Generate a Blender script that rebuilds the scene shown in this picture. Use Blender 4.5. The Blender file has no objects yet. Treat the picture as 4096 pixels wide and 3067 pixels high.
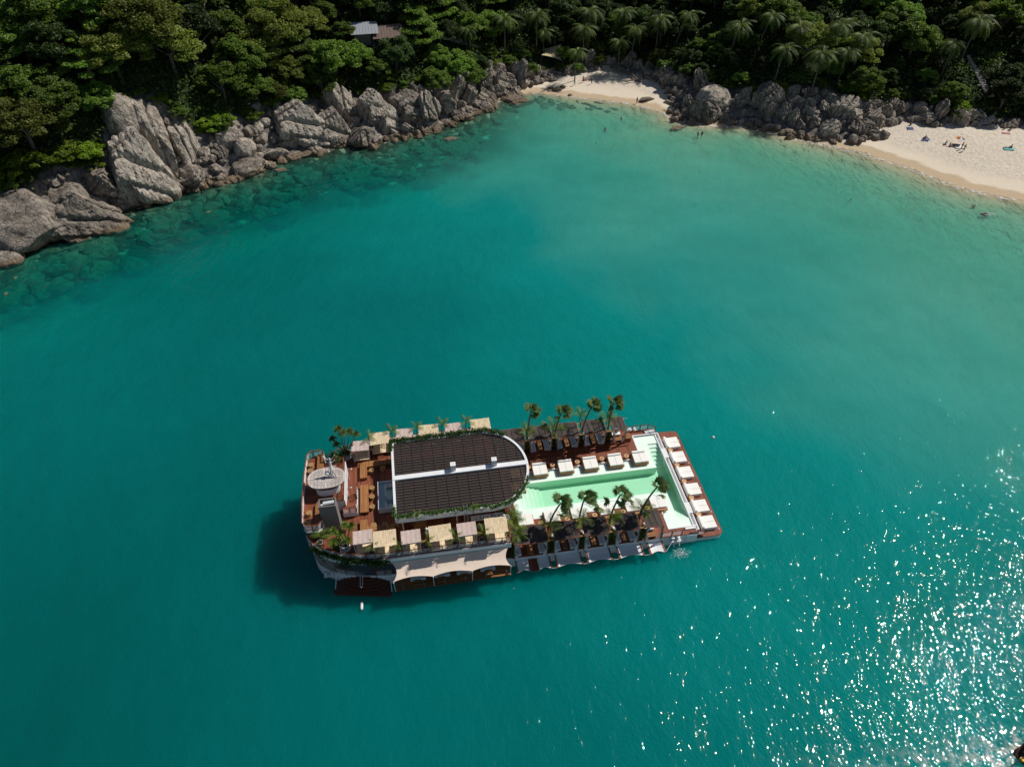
import bpy, math, random
import numpy as np
from mathutils import Vector, Matrix, noise as mnoise
random.seed(7); RN = np.random.default_rng(11)
SC = bpy.context.scene; COL = SC.collection
R = math.radians

# ------------------------------------------------------------------ camera
TH = R(42.1); CAMH = 75.0; FPX = 2842.0; HEAD = R(9.15)
cd = bpy.data.cameras.new('camera'); cam = bpy.data.objects.new('camera', cd); COL.objects.link(cam)
cd.sensor_fit = 'HORIZONTAL'; cd.sensor_width = 36.0; cd.lens = 36.0 * FPX / 4096.0
cd.clip_start = 1.0; cd.clip_end = 9000.0
cam.location = (0, 0, CAMH); cam.rotation_euler = (R(90) - TH, 0, 0)
SC.camera = cam

# ------------------------------------------------------------------ sky, sun, exposure
SUN_EL, SUN_AZ = R(47.5), R(60)           # azimuth measured from +Y towards +X
w = bpy.data.worlds.new('World'); SC.world = w; w.use_nodes = True
nt = w.node_tree; bg = nt.nodes['Background']
sky = nt.nodes.new('ShaderNodeTexSky'); sky.sky_type = 'NISHITA'; sky.sun_disc = False
sky.sun_elevation = SUN_EL; sky.sun_rotation = SUN_AZ; sky.air_density = 1.0; sky.dust_density = 0.6
nt.links.new(sky.outputs[0], bg.inputs[0]); bg.inputs[1].default_value = 0.05
sd = bpy.data.lights.new('sun', 'SUN'); sd.energy = 4.2; sd.angle = R(0.53); sd.color = (1.0, 0.95, 0.87)
sun = bpy.data.objects.new('sun', sd); COL.objects.link(sun)
sdir = Vector((math.sin(SUN_AZ)*math.cos(SUN_EL), math.cos(SUN_AZ)*math.cos(SUN_EL), math.sin(SUN_EL)))
sun.rotation_euler = (-sdir).to_track_quat('-Z', 'Y').to_euler(); sun.location = (120, 80, 160)
SC.view_settings.view_transform = 'Standard'; SC.view_settings.look = 'None'
SC.view_settings.exposure = 0.06; SC.view_settings.gamma = 1.0; SC.view_settings.use_curve_mapping = False
SC.cycles.max_bounces = 8; SC.cycles.transparent_max_bounces = 16

# ------------------------------------------------------------------ helpers
def G(px, py, z=0.0):
    """world point at height z that appears at this spot of the 4096 px photograph"""
    X = (px-2048)/FPX; Y = (py-1533.5)/FPX
    dn = math.sin(TH)+Y*math.cos(TH); fw = math.cos(TH)-Y*math.sin(TH)
    t = (CAMH-z)/dn
    return (t*X, t*fw, z)
def proj(x, y, z):
    dz = z-CAMH
    fw = y*math.cos(TH)-dz*math.sin(TH); up = y*math.sin(TH)+dz*math.cos(TH)
    return 2048+FPX*x/fw, 1533.5-FPX*up/fw
BO = (-0.45*math.sin(HEAD), 58.389+0.45*math.cos(HEAD))
def B(u, v, z):
    return (BO[0]+u*math.cos(HEAD)-v*math.sin(HEAD), BO[1]+u*math.sin(HEAD)+v*math.cos(HEAD), z)

class MB:
    def __init__(s): s.v = []; s.f = []
    def add(s, vs, fs):
        o = len(s.v); s.v.extend(vs); s.f.extend([tuple(i+o for i in f) for f in fs]); return s
    def box(s, x0, x1, y0, y1, z0, z1, rz=0.0, c=None):
        vs = [(x, y, z) for z in (z0, z1) for (x, y) in ((x0, y0), (x1, y0), (x1, y1), (x0, y1))]
        if rz:
            cx, cy = c if c else ((x0+x1)/2, (y0+y1)/2); ca, sa = math.cos(rz), math.sin(rz)
            vs = [(cx+(x-cx)*ca-(y-cy)*sa, cy+(x-cx)*sa+(y-cy)*ca, z) for x, y, z in vs]
        return s.add(vs, [(3,2,1,0),(4,5,6,7),(0,1,5,4),(1,2,6,5),(2,3,7,6),(3,0,4,7)])
    def rbox(s, x0, x1, y0, y1, z0, z1, r=0.06):
        """box with a bevelled top and rounded corners"""
        n = 4; pts = []
        for (cx, cy, a0) in ((x1-r, y1-r, 0), (x0+r, y1-r, 90), (x0+r, y0+r, 180), (x1-r, y0+r, 270)):
            for i in range(n):
                a = R(a0+90*i/(n-1)); pts.append((cx, cy, math.cos(a), math.sin(a)))
        m = len(pts); vs = []
        for (rr, z) in ((r, z0), (r, z1-r*.6), (r*.8, z1-r*.18), (r*.35, z1)):
            vs += [(cx+rr*ca, cy+rr*sa, z) for cx, cy, ca, sa in pts]
        fs = [tuple(range(m-1, -1, -1)), tuple(range(3*m, 4*m))]
        for k in range(3):
            for i in range(m): fs.append((k*m+i, k*m+(i+1) % m, (k+1)*m+(i+1) % m, (k+1)*m+i))
        return s.add(vs, fs)
    def prism(s, pts, z0, z1, top=True, bot=True):
        n = len(pts)
        vs = [(x, y, z0) for x, y in pts]+[(x, y, z1) for x, y in pts]
        fs = [(i, (i+1) % n, (i+1) % n+n, i+n) for i in range(n)]
        if top: fs.append(tuple(range(n, 2*n)))
        if bot: fs.append(tuple(range(n-1, -1, -1)))
        return s.add(vs, fs)
    def ring(s, outer, inner, z0, z1):
        n = len(outer)
        vs = [(x, y, z) for z in (z0, z1) for P in (outer, inner) for x, y in P]
        fs = []
        for i in range(n):
            j = (i+1) % n
            fs += [(i, j, 2*n+j, 2*n+i), (n+j, n+i, 3*n+i, 3*n+j), (2*n+i, 2*n+j, 3*n+j, 3*n+i), (j, i, n+i, n+j)]
        return s.add(vs, fs)
    def cyl(s, cx, cy, z0, z1, r0, r1=None, n=14):
        r1 = r0 if r1 is None else r1
        vs = [(cx+r*math.cos(2*math.pi*i/n), cy+r*math.sin(2*math.pi*i/n), z) for r, z in ((r0, z0), (r1, z1)) for i in range(n)]
        return s.add(vs, [(i, (i+1) % n, (i+1) % n+n, i+n) for i in range(n)]+[tuple(range(n, 2*n)), tuple(range(n-1, -1, -1))])
    def lathe(s, cx, cy, prof, n=16, cap=True):
        m = len(prof)
        vs = [(cx+r*math.cos(2*math.pi*i/n), cy+r*math.sin(2*math.pi*i/n), z) for r, z in prof for i in range(n)]
        fs = [(k*n+i, k*n+(i+1) % n, (k+1)*n+(i+1) % n, (k+1)*n+i) for k in range(m-1) for i in range(n)]
        if cap: fs += [tuple(range((m-1)*n, m*n)), tuple(range(n-1, -1, -1))]
        return s.add(vs, fs)
    def tube(s, pts, r, n=6, closed=False):
        P = [Vector(p) for p in pts]; m = len(P); rs = r if isinstance(r, (list, tuple)) else [r]*m
        vs = []
        for i, p in enumerate(P):
            if closed: t = (P[(i+1) % m]-P[i-1])
            else: t = (P[min(i+1, m-1)]-P[max(i-1, 0)])
            t = t.normalized() if t.length > 1e-9 else Vector((0, 0, 1))
            a = Vector((0, 0, 1)) if abs(t.z) < .9 else Vector((1, 0, 0))
            x = t.cross(a).normalized(); y = t.cross(x).normalized()
            for k in range(n):
                an = 2*math.pi*k/n; vs.append(tuple(p+(x*math.cos(an)+y*math.sin(an))*rs[i]))
        fs = []
        for i in range(m if closed else m-1):
            a = i*n; b = ((i+1) % m)*n
            fs += [(a+k, a+(k+1) % n, b+(k+1) % n, b+k) for k in range(n)]
        if not closed: fs += [tuple(range(n-1, -1, -1)), tuple(range((m-1)*n, m*n))]
        return s.add(vs, fs)
    def quad(s, a, b, c, d): return s.add([a, b, c, d], [(0, 1, 2, 3)])
    def sheet(s, f, nu, nv):
        """f(i/nu, j/nv) -> xyz"""
        vs = [f(i/nu, j/nv) for j in range(nv+1) for i in range(nu+1)]
        return s.add(vs, [(j*(nu+1)+i, j*(nu+1)+i+1, (j+1)*(nu+1)+i+1, (j+1)*(nu+1)+i) for j in range(nv) for i in range(nu)])
    def mesh(s, name, mat, smooth=False):
        me = bpy.data.meshes.new(name); me.from_pydata([tuple(map(float, v)) for v in s.v], [], s.f)
        if smooth: me.polygons.foreach_set('use_smooth', [True]*len(me.polygons))
        if mat is not None: me.materials.append(mat)
        me.update(); return me
    def build(s, name, mat, parent=None, smooth=False, loc=None, rz=None):
        return ob(name, s.mesh(name, mat, smooth), parent, loc, rz)

def ob(name, me, parent=None, loc=None, rz=None, rot=None, scale=None):
    o = bpy.data.objects.new(name, me); COL.objects.link(o)
    if parent is not None: o.parent = parent
    if loc is not None: o.location = loc
    if rz is not None: o.rotation_euler = (0, 0, rz)
    if rot is not None: o.rotation_euler = rot
    if scale is not None: o.scale = scale
    return o
def tag(o, label=None, cat=None, group=None, kind=None):
    if label: o['label'] = label
    if cat: o['category'] = cat
    if group: o['group'] = group
    if kind: o['kind'] = kind
    return o
def thing(name, label, cat, loc=(0, 0, 0), rz=0.0, group=None):
    o = bpy.data.objects.new(name, None); COL.objects.link(o); o.location = loc; o.rotation_euler = (0, 0, rz)
    o.empty_display_size = .3
    return tag(o, label, cat, group)
def on(name, label, cat, u, v, z, rz=0.0, group=None):
    """a thing standing on the barge, at barge coordinates"""
    return thing(name, label, cat, B(u, v, z), HEAD+rz, group)
def dup(o, parent=None, **kw):
    c = o.copy(); COL.objects.link(c)
    if parent is not None: c.parent = parent
    for ch in list(o.children): dup(ch, c)
    return c
def dupon(o, label, u, v, z, rz=0.0, group=None):
    c = dup(o); c.location = B(u, v, z); c.rotation_euler = (0, 0, HEAD+rz); c['label'] = label
    if group: c['group'] = group
    return c
def np_mesh(name, V, faces_n, mat, smooth=False):
    """V: (nfaces, faces_n, 3) separate polygons"""
    nf = V.shape[0]; me = bpy.data.meshes.new(name)
    me.vertices.add(nf*faces_n); me.vertices.foreach_set('co', V.reshape(-1).astype(np.float32))
    me.loops.add(nf*faces_n); me.loops.foreach_set('vertex_index', np.arange(nf*faces_n, dtype=np.int32))
    me.polygons.add(nf); me.polygons.foreach_set('loop_start', np.arange(nf, dtype=np.int32)*faces_n)
    me.polygons.foreach_set('loop_total', np.full(nf, faces_n, dtype=np.int32))
    if smooth: me.polygons.foreach_set('use_smooth', np.ones(nf, dtype=bool))
    if mat is not None: me.materials.append(mat)
    me.update(calc_edges=True); return me
def grid_mesh(name, xs, ys, Z, mat, mask=None, smooth=True):
    ny, nx = Z.shape; X, Y = np.meshgrid(xs, ys)
    co = np.stack([X, Y, Z], -1).reshape(-1, 3)
    j, i = np.meshgrid(np.arange(ny-1), np.arange(nx-1), indexing='ij')
    if mask is not None:
        k = mask.reshape(j.shape); j = j[k]; i = i[k]
    a = (j*nx+i).ravel(); F = np.stack([a, a+1, a+nx+1, a+nx], 1)
    used = np.unique(F); remap = np.full(co.shape[0], -1); remap[used] = np.arange(len(used))
    F = remap[F]; co = co[used]
    me = bpy.data.meshes.new(name); me.vertices.add(len(co)); me.vertices.foreach_set('co', co.ravel().astype(np.float32))
    n = len(F); me.loops.add(n*4); me.loops.foreach_set('vertex_index', F.ravel().astype(np.int32))
    me.polygons.add(n); me.polygons.foreach_set('loop_start', np.arange(n, dtype=np.int32)*4)
    me.polygons.foreach_set('loop_total', np.full(n, 4, dtype=np.int32))
    me.polygons.foreach_set('use_smooth', np.full(n, smooth)); me.materials.append(mat); me.update(calc_edges=True)
    return me, used
def set_attr(me, name, arr):
    a = me.attributes.new(name, 'FLOAT', 'POINT'); a.data.foreach_set('value', arr.astype(np.float32))

# ------------------------------------------------------------------ materials
def newmat(name):
    m = bpy.data.materials.new(name); m.use_nodes = True; nt = m.node_tree
    return m, nt, nt.nodes['Principled BSDF']
def N(nt, t, **kw):
    n = nt.nodes.new(t)
    for k, v in kw.items(): setattr(n, k, v)
    return n
def ramp(nt, src, stops):
    r = N(nt, 'ShaderNodeValToRGB'); cr = r.color_ramp
    while len(cr.elements) < len(stops): cr.elements.new(.5)
    for e, (p, c) in zip(cr.elements, stops):
        e.position = p; e.color = (c[0], c[1], c[2], 1) if len(c) == 3 else c
    nt.links.new(src, r.inputs[0]); return r.outputs[0]
def noise(nt, scale, detail=4, rough=.6, vec=None, dim='3D'):
    n = N(nt, 'ShaderNodeTexNoise'); n.inputs['Scale'].default_value = scale; n.inputs['Detail'].default_value = detail
    n.inputs['Roughness'].default_value = rough
    if vec is not None: nt.links.new(vec, n.inputs['Vector'])
    return n.outputs['Fac']
def coords(nt, kind='Object', scale=None):
    tc = N(nt, 'ShaderNodeTexCoord'); o = tc.outputs[kind]
    if scale:
        mp = N(nt, 'ShaderNodeMapping'); mp.inputs['Scale'].default_value = scale; nt.links.new(o, mp.inputs['Vector']); o = mp.outputs[0]
    return o
def mth(nt, op, a, b=None, c=None, clamp=False):
    n = N(nt, 'ShaderNodeMath', operation=op, use_clamp=clamp)
    for i, x in enumerate((a, b, c)):
        if x is None: continue
        if isinstance(x, (int, float)): n.inputs[i].default_value = x
        else: nt.links.new(x, n.inputs[i])
    return n.outputs[0]
def mixc(nt, f, a, b, blend='MIX'):
    n = N(nt, 'ShaderNodeMix', data_type='RGBA', blend_type=blend)
    for i, x in ((0, f), (6, a), (7, b)):
        if isinstance(x, (int, float)): n.inputs[i].default_value = x
        elif isinstance(x, tuple): n.inputs[i].default_value = (x[0], x[1], x[2], 1)
        else: nt.links.new(x, n.inputs[i])
    return n.outputs[2]
def bump(nt, h, bs, strength=.3, dist=.1):
    b = N(nt, 'ShaderNodeBump'); b.inputs['Strength'].default_value = strength; b.inputs['Distance'].default_value = dist
    nt.links.new(h, b.inputs['Height']); nt.links.new(b.outputs[0], bs.inputs['Normal']); return b
def simple(name, c1, c2=None, scale=3.0, rough=.6, vecscale=None, kind='Object', metal=0.0, bmp=0.0, rnd=0.0, spec=None):
    m, nt, bs = newmat(name)
    c2 = c2 or tuple(x*.75 for x in c1)
    f = noise(nt, scale, 5, .65, coords(nt, kind, vecscale))
    col = ramp(nt, f, [(.3, c2), (.7, c1)])
    if rnd:
        oi = N(nt, 'ShaderNodeObjectInfo'); hs = N(nt, 'ShaderNodeHueSaturation')
        nt.links.new(mth(nt, 'MULTIPLY_ADD', oi.outputs['Random'], rnd, 1-rnd/2), hs.inputs['Value'])
        nt.links.new(col, hs.inputs['Color']); col = hs.outputs[0]
    nt.links.new(col, bs.inputs['Base Color']); bs.inputs['Roughness'].default_value = rough; bs.inputs['Metallic'].default_value = metal
    if spec is not None: bs.inputs['Specular IOR Level'].default_value = spec
    if bmp: bump(nt, f, bs, bmp, .05)
    return m
def woodmat(name, c1, c2, plank=.14, axis='x', rough=.55):
    """decking: long boards, each of its own tone, dark joints, fine grain"""
    m, nt, bs = newmat(name)
    co = coords(nt, 'Object')
    sx = N(nt, 'ShaderNodeSeparateXYZ'); nt.links.new(co, sx.inputs[0])
    along, across = (sx.outputs[0], sx.outputs[1]) if axis == 'x' else (sx.outputs[1], sx.outputs[0])
    q = mth(nt, 'DIVIDE', across, plank); idx = mth(nt, 'FLOOR', q); fr = mth(nt, 'FRACT', q)
    wn = N(nt, 'ShaderNodeTexWhiteNoise', noise_dimensions='1D'); nt.links.new(idx, wn.inputs['W'])
    seg = mth(nt, 'FLOOR', mth(nt, 'ADD', mth(nt, 'DIVIDE', along, 3.1), mth(nt, 'MULTIPLY', wn.outputs[0], 7.3)))
    wn2 = N(nt, 'ShaderNodeTexWhiteNoise', noise_dimensions='2D')
    cb = N(nt, 'ShaderNodeCombineXYZ'); nt.links.new(idx, cb.inputs[0]); nt.links.new(seg, cb.inputs[1]); nt.links.new(cb.outputs[0], wn2.inputs['Vector'])
    g = noise(nt, 1.0, 5, .6, coords(nt, 'Object', (2, 18, 8) if axis == 'x' else (18, 2, 8)))
    big = noise(nt, .35, 3, .5, co)
    f = mth(nt, 'ADD', mth(nt, 'MULTIPLY', wn2.outputs[0], .55), mth(nt, 'ADD', mth(nt, 'MULTIPLY', g, .35), mth(nt, 'MULTIPLY', big, .3)))
    col = ramp(nt, f, [(.25, c2), (.95, c1)])
    joint = mth(nt, 'LESS_THAN', fr, .07)
    col = mixc(nt, mth(nt, 'MULTIPLY', joint, .75), col, tuple(x*.15 for x in c2))
    nt.links.new(col, bs.inputs['Base Color']); bs.inputs['Roughness'].default_value = rough
    bs.inputs['Specular IOR Level'].default_value = .3
    return m
def leafmat(name, c1, c2, trans=.35, tips=None, rnd=.5):
    m, nt, bs = newmat(name)
    geo = N(nt, 'ShaderNodeNewGeometry'); oi = N(nt, 'ShaderNodeObjectInfo')
    f = mth(nt, 'ADD', mth(nt, 'MULTIPLY', geo.outputs['Random Per Island'], .65), mth(nt, 'MULTIPLY', oi.outputs['Random'], .35))
    col = ramp(nt, f, [(.1, c2), (.9, c1)]+([(.99, tips)] if tips else []))
    hs = N(nt, 'ShaderNodeHueSaturation'); nt.links.new(col, hs.inputs['Color'])
    nt.links.new(mth(nt, 'MULTIPLY_ADD', oi.outputs['Random'], rnd, 1-rnd/2), hs.inputs['Value'])
    nt.links.new(mth(nt, 'MULTIPLY_ADD', oi.outputs['Random'], .03, .487), hs.inputs['Hue'])
    col = hs.outputs[0]
    nt.links.new(col, bs.inputs['Base Color']); bs.inputs['Roughness'].default_value = .55
    bs.inputs['Specular IOR Level'].default_value = .25
    tr = N(nt, 'ShaderNodeBsdfTranslucent'); nt.links.new(mixc(nt, 1.0, col, (1.0, 1.1, .45), 'MULTIPLY'), tr.inputs[0])
    mx = N(nt, 'ShaderNodeMixShader'); mx.inputs[0].default_value = trans
    nt.links.new(bs.outputs[0], mx.inputs[1]); nt.links.new(tr.outputs[0], mx.inputs[2])
    nt.links.new(mx.outputs[0], nt.nodes['Material Output'].inputs[0])
    return m

# ------------------------------------------------------------------ 2-D fractal noise for terrain
def vnoise(x, y, seed=0):
    xi = np.floor(x).astype(np.int64); yi = np.floor(y).astype(np.int64); fx = x-xi; fy = y-yi
    def h(a, b):
        n = (a*374761393+b*668265263+seed*1442695041) & 0xffffffff
        n = ((n ^ (n >> 13))*1274126177) & 0xffffffff
        return ((n ^ (n >> 16)) & 0xffff)/65535.0
    sx = fx*fx*(3-2*fx); sy = fy*fy*(3-2*fy)
    return (h(xi, yi)*(1-sx)+h(xi+1, yi)*sx)*(1-sy)+(h(xi, yi+1)*(1-sx)+h(xi+1, yi+1)*sx)*sy
def fbm(x, y, sc, oct=4, seed=0):
    t = 0; a = .5; s = 0
    for k in range(oct):
        t = t+a*vnoise(x/sc*(2**k)+17.3*k, y/sc*(2**k)-9.1*k, seed+k); s += a; a *= .55
    return t/s

# ------------------------------------------------------------------ shoreline
K2 = 4096/2212.0
SH = [(-60,575),(0,548),(60,520),(130,508),(200,488),(255,462),(300,448),(370,420),(430,403),(470,395),(505,382),(560,372),(590,350),(640,337),(700,330),
      (738,312),(752,300),(770,318),(810,316),(850,298),(900,290),(960,272),(1010,255),(1050,235),(1085,214),(1118,205),(1160,200),(1200,205),(1250,210),(1300,215),
      (1360,223),(1400,232),(1440,243),(1462,262),(1520,270),(1590,270),(1640,280),(1700,295),(1790,312),(1870,328),(1900,342),(1960,358),
      (2020,383),(2090,407),(2150,420),(2212,432),(2290,452)]
TOE = [(-60,575),(0,548),(60,520),(130,508),(200,488),(255,462),(300,448),(370,420),(430,403),(470,395),(505,382),(560,372),(590,350),(640,337),(700,330),
      (738,312),(752,300),(770,318),(810,316),(850,298),(900,290),(960,272),(1010,255),(1050,235),(1085,214),(1108,200),(1145,178),(1200,162),(1270,150),(1330,148),
      (1385,165),(1430,188),(1450,215),(1464,258),(1520,266),(1590,266),(1640,276),(1700,290),(1790,306),(1862,314),(1882,296),(1910,275),
      (1960,262),(2020,276),(2080,272),(2140,280),(2212,276),(2290,282)]
def zs(i, p): return 0.0
shw = np.array([G(x*K2, y*K2, 0)[:2] for x, y in SH])
tow = []
for x, y in TOE:
    onsand = (x > 1100 and x < 1455 and y < 230) or x > 1865
    tow.append(G(x*K2, y*K2, 1.6 if onsand else 0)[:2])
tow = np.array(tow)
def extend(P):
    return np.vstack([[(-900, -500), (-300, 20), (-190, 75), (-150, 86)], P, [(P[-1][0]+25, P[-1][1]-6), (P[-1][0]+70, P[-1][1]-50), (P[-1][0]+160, P[-1][1]-160), (900, -700)]])
SHW = extend(shw); TOW = extend(tow)
def inside(P, X, Y):
    Q = np.vstack([P, [(3500, -700), (3500, 3500), (-3500, 3500), (-3500, -500)]])
    c = np.zeros(X.shape, bool)
    for i in range(len(Q)):
        x0, y0 = Q[i]; x1, y1 = Q[(i+1) % len(Q)]
        if y0 == y1: continue
        k = ((y0 > Y) != (y1 > Y)) & (X < (x1-x0)*(Y-y0)/(y1-y0)+x0); c ^= k
    return c
def sdist(P, X, Y):
    d = np.full(X.shape, 1e9)
    for i in range(len(P)-1):
        ax, ay = P[i]; bx, by = P[i+1]; dx, dy = bx-ax, by-ay; L = dx*dx+dy*dy
        t = np.clip(((X-ax)*dx+(Y-ay)*dy)/L, 0, 1)
        d = np.minimum(d, (X-ax-t*dx)**2+(Y-ay-t*dy)**2)
    d = np.sqrt(d); return np.where(inside(P, X, Y), d, -d)
def sstep(a, b, x):
    t = np.clip((x-a)/(b-a), 0, 1); return t*t*(3-2*t)
def terrain(X, Y):
    s = sdist(SHW, X, Y); r = sdist(TOW, X, Y)
    n = fbm(X, Y, 14, 5, 3)-.5; n2 = fbm(X, Y, 45, 3, 9)-.5
    left = 1-sstep(-22, -4, X)                       # the high rocky side
    headland = np.exp(-((X+84)/17)**2)
    steep = 0.78*left+0.52*(1-left)+.65*headland
    wid = 11*left+7*(1-left)+3*headland
    rr = np.maximum(r, 0)
    hill = np.where(rr < wid, rr*steep, wid*steep+(rr-wid)*(.52+.12*left))
    hill = hill+np.clip(rr/6, 0, 1)*(n*3.4+n2*5*np.clip(rr/30, 0, 1))
    hill = np.minimum(hill, 95+n2*10)
    sand = np.clip(s*.085, 0, 2.0)+.12*(fbm(X, Y, 3, 3, 5)-.5)*np.clip(s/6, 0, 1)
    rockfoot = .5*(1-np.clip(sdist_sand(X, Y), 0, 1))
    h_land = sand+np.maximum(hill, 0)
    beach = sstep(-8, 22, X)
    sl = .11*(1-beach)+.062*beach-.018*sstep(40, 90, X)
    dep = np.maximum(-s, 0)
    D = dep*sl; dm = 6.8+4.2*(1-sstep(-75, 5, X))-1.2*sstep(50, 110, X)+1.6*(1-sstep(20, 60, Y))*(1-sstep(0, 60, X)); D = dm*(1-np.exp(-D/(dm*.8)))
    D = D*(.85+.3*fbm(X, Y, 22, 3, 21))
    return np.where(s > 0, h_land, -D), s, r
def sdist_sand(X, Y): return np.zeros(X.shape)
def th(x, y):
    h, s, r = terrain(np.array([float(x)]), np.array([float(y)])); return float(h[0])
# cached height field for quick look-ups
gx = np.arange(-250, 300, 1.5); gy = np.arange(60, 420, 1.5)
GX, GY = np.meshgrid(gx, gy); GH, GS, GR = terrain(GX, GY)
def look(A, x, y):
    i = np.clip((np.asarray(x)-gx[0])/1.5, 0, len(gx)-1.01); j = np.clip((np.asarray(y)-gy[0])/1.5, 0, len(gy)-1.01)
    i0 = i.astype(int); j0 = j.astype(int); fx = i-i0; fy = j-j0
    return (A[j0, i0]*(1-fx)+A[j0, i0+1]*fx)*(1-fy)+(A[j0+1, i0]*(1-fx)+A[j0+1, i0+1]*fx)*fy
def ray_ground(px, py, off=0.0):
    """ground point whose spot `off` metres above it appears at the pixel"""
    a = np.array(G(px, py, 0)); o = np.array((0, 0, CAMH)); d = a-o
    ts = np.linspace(.35, 2.6, 3000)
    P = o+ts[:, None]*d
    hh = look(GH, P[:, 0], P[:, 1])+off
    k = np.argmax(P[:, 2] <= hh) if (P[:, 2] <= hh).any() else len(ts)-1
    x, y = P[k, 0], P[k, 1]; return x, y, float(look(GH, x, y))
VEG = [(-60,425),(0,412),(55,400),(100,365),(215,352),(232,235),(262,212),(330,200),(372,235),(430,288),(500,262),(545,225),(600,215),(700,205),(760,200),(830,190),
       (900,182),(960,180),(1010,165),(1062,135),(1130,142),(1190,160),(1250,146),(1350,128),(1450,150),(1480,165),(1560,185),(1650,195),(1700,185),(1750,178),
       (1800,190),(1850,212),(1960,215),(2050,238),(2100,262),(2212,272),(2400,280)]
vx = np.array([p[0]*K2 for p in VEG]); vy = np.array([p[1]*K2 for p in VEG])
def vegline(px): return np.interp(px, vx, vy)
def projA(X, Y, Z):
    dz = Z-CAMH; fw = Y*math.cos(TH)-dz*math.sin(TH); up = Y*math.sin(TH)+dz*math.cos(TH)
    return 2048+FPX*X/fw, 1533.5-FPX*up/fw

# ------------------------------------------------------------------ ground meshes
def far_axis(a, b, st, ext):
    mid = np.arange(a, b+st*.5, st); o = np.array([6, 20, 50, 110, 230, 480, 1000, 2000, 3300.])
    return np.concatenate([(a-o)[::-1], mid, b+o])
xs = far_axis(-230, 260, 1.25, 0); ys = far_axis(-20, 380, 1.25, 0)
XX, YY = np.meshgrid(xs, ys); HH, SS, RR = terrain(XX, YY)
PX, PY = projA(XX, YY, HH)
VG = (PY < vegline(PX)) & (RR > 2)

REEF = (1-sstep(-12, 18, XX))*(SS < .5)*(1-sstep(16, 30, -SS+10*(fbm(XX, YY, 9, 3, 33)-.5)))
def sandmat():
    m, nt, bs = newmat('sand'); co = coords(nt, 'Object')
    at = N(nt, 'ShaderNodeAttribute', attribute_name='shore'); s = at.outputs['Fac']
    wob = noise(nt, .16, 3, .5, co)
    sw = mth(nt, 'ADD', s, mth(nt, 'MULTIPLY', mth(nt, 'SUBTRACT', wob, .5), 5.5))
    n1 = noise(nt, 1.25, 5, .8, co); n2 = noise(nt, .09, 4, .6, co)
    dry = ramp(nt, n1, [(.32, (.42, .35, .27)), (.5, (.66, .58, .48)), (.75, (.76, .69, .58))])
    dry = mixc(nt, mth(nt, 'MULTIPLY', n2, .35), dry, (.5, .43, .34))
    smooth = ramp(nt, n1, [(.3, (.63, .54, .42)), (.7, (.70, .61, .49))])
    wet = ramp(nt, n1, [(.3, (.46, .35, .23)), (.7, (.52, .40, .27))])
    f1 = N(nt, 'ShaderNodeMapRange', interpolation_type='SMOOTHSTEP'); nt.links.new(sw, f1.inputs[0]); f1.inputs[1].default_value = 6; f1.inputs[2].default_value = 11
    f2 = N(nt, 'ShaderNodeMapRange', interpolation_type='SMOOTHSTEP'); nt.links.new(sw, f2.inputs[0]); f2.inputs[1].default_value = 2.4; f2.inputs[2].default_value = 3.6
    col = mixc(nt, f1.outputs[0], smooth, dry); col = mixc(nt, f2.outputs[0], wet, col)
    # below the water the floor carries weed and rubble
    uw = mth(nt, 'MULTIPLY', mth(nt, 'LESS_THAN', s, -1.0), mth(nt, 'MULTIPLY', ramp_f(nt, noise(nt, .12, 5, .65, co), .5, .68), .22))
    col = mixc(nt, uw, col, (.10, .10, .055))
    rk = N(nt, 'ShaderNodeAttribute', attribute_name='reef'); rn = mth(nt, 'MULTIPLY', rk.outputs['Fac'], ramp_f(nt, noise(nt, .28, 5, .7, co), .30, .46), clamp=True)
    col = mixc(nt, rn, col, ramp(nt, noise(nt, 1.1, 5, .7, co), [(.3, (.012, .018, .012)), (.55, (.04, .045, .026)), (.75, (.12, .11, .06))]))
    nt.links.new(col, bs.inputs['Base Color']); bs.inputs['Roughness'].default_value = .9; bs.inputs['Specular IOR Level'].default_value = .15
    h = mth(nt, 'MULTIPLY', noise(nt, 1.3, 4, .7, co), f1.outputs[0]); bump(nt, h, bs, 1.0, .30)
    return m
def ramp_f(nt, src, a, b):
    r = N(nt, 'ShaderNodeMapRange', interpolation_type='SMOOTHSTEP'); nt.links.new(src, r.inputs[0]); r.inputs[1].default_value = a; r.inputs[2].default_value = b
    return r.outputs[0]
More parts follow.
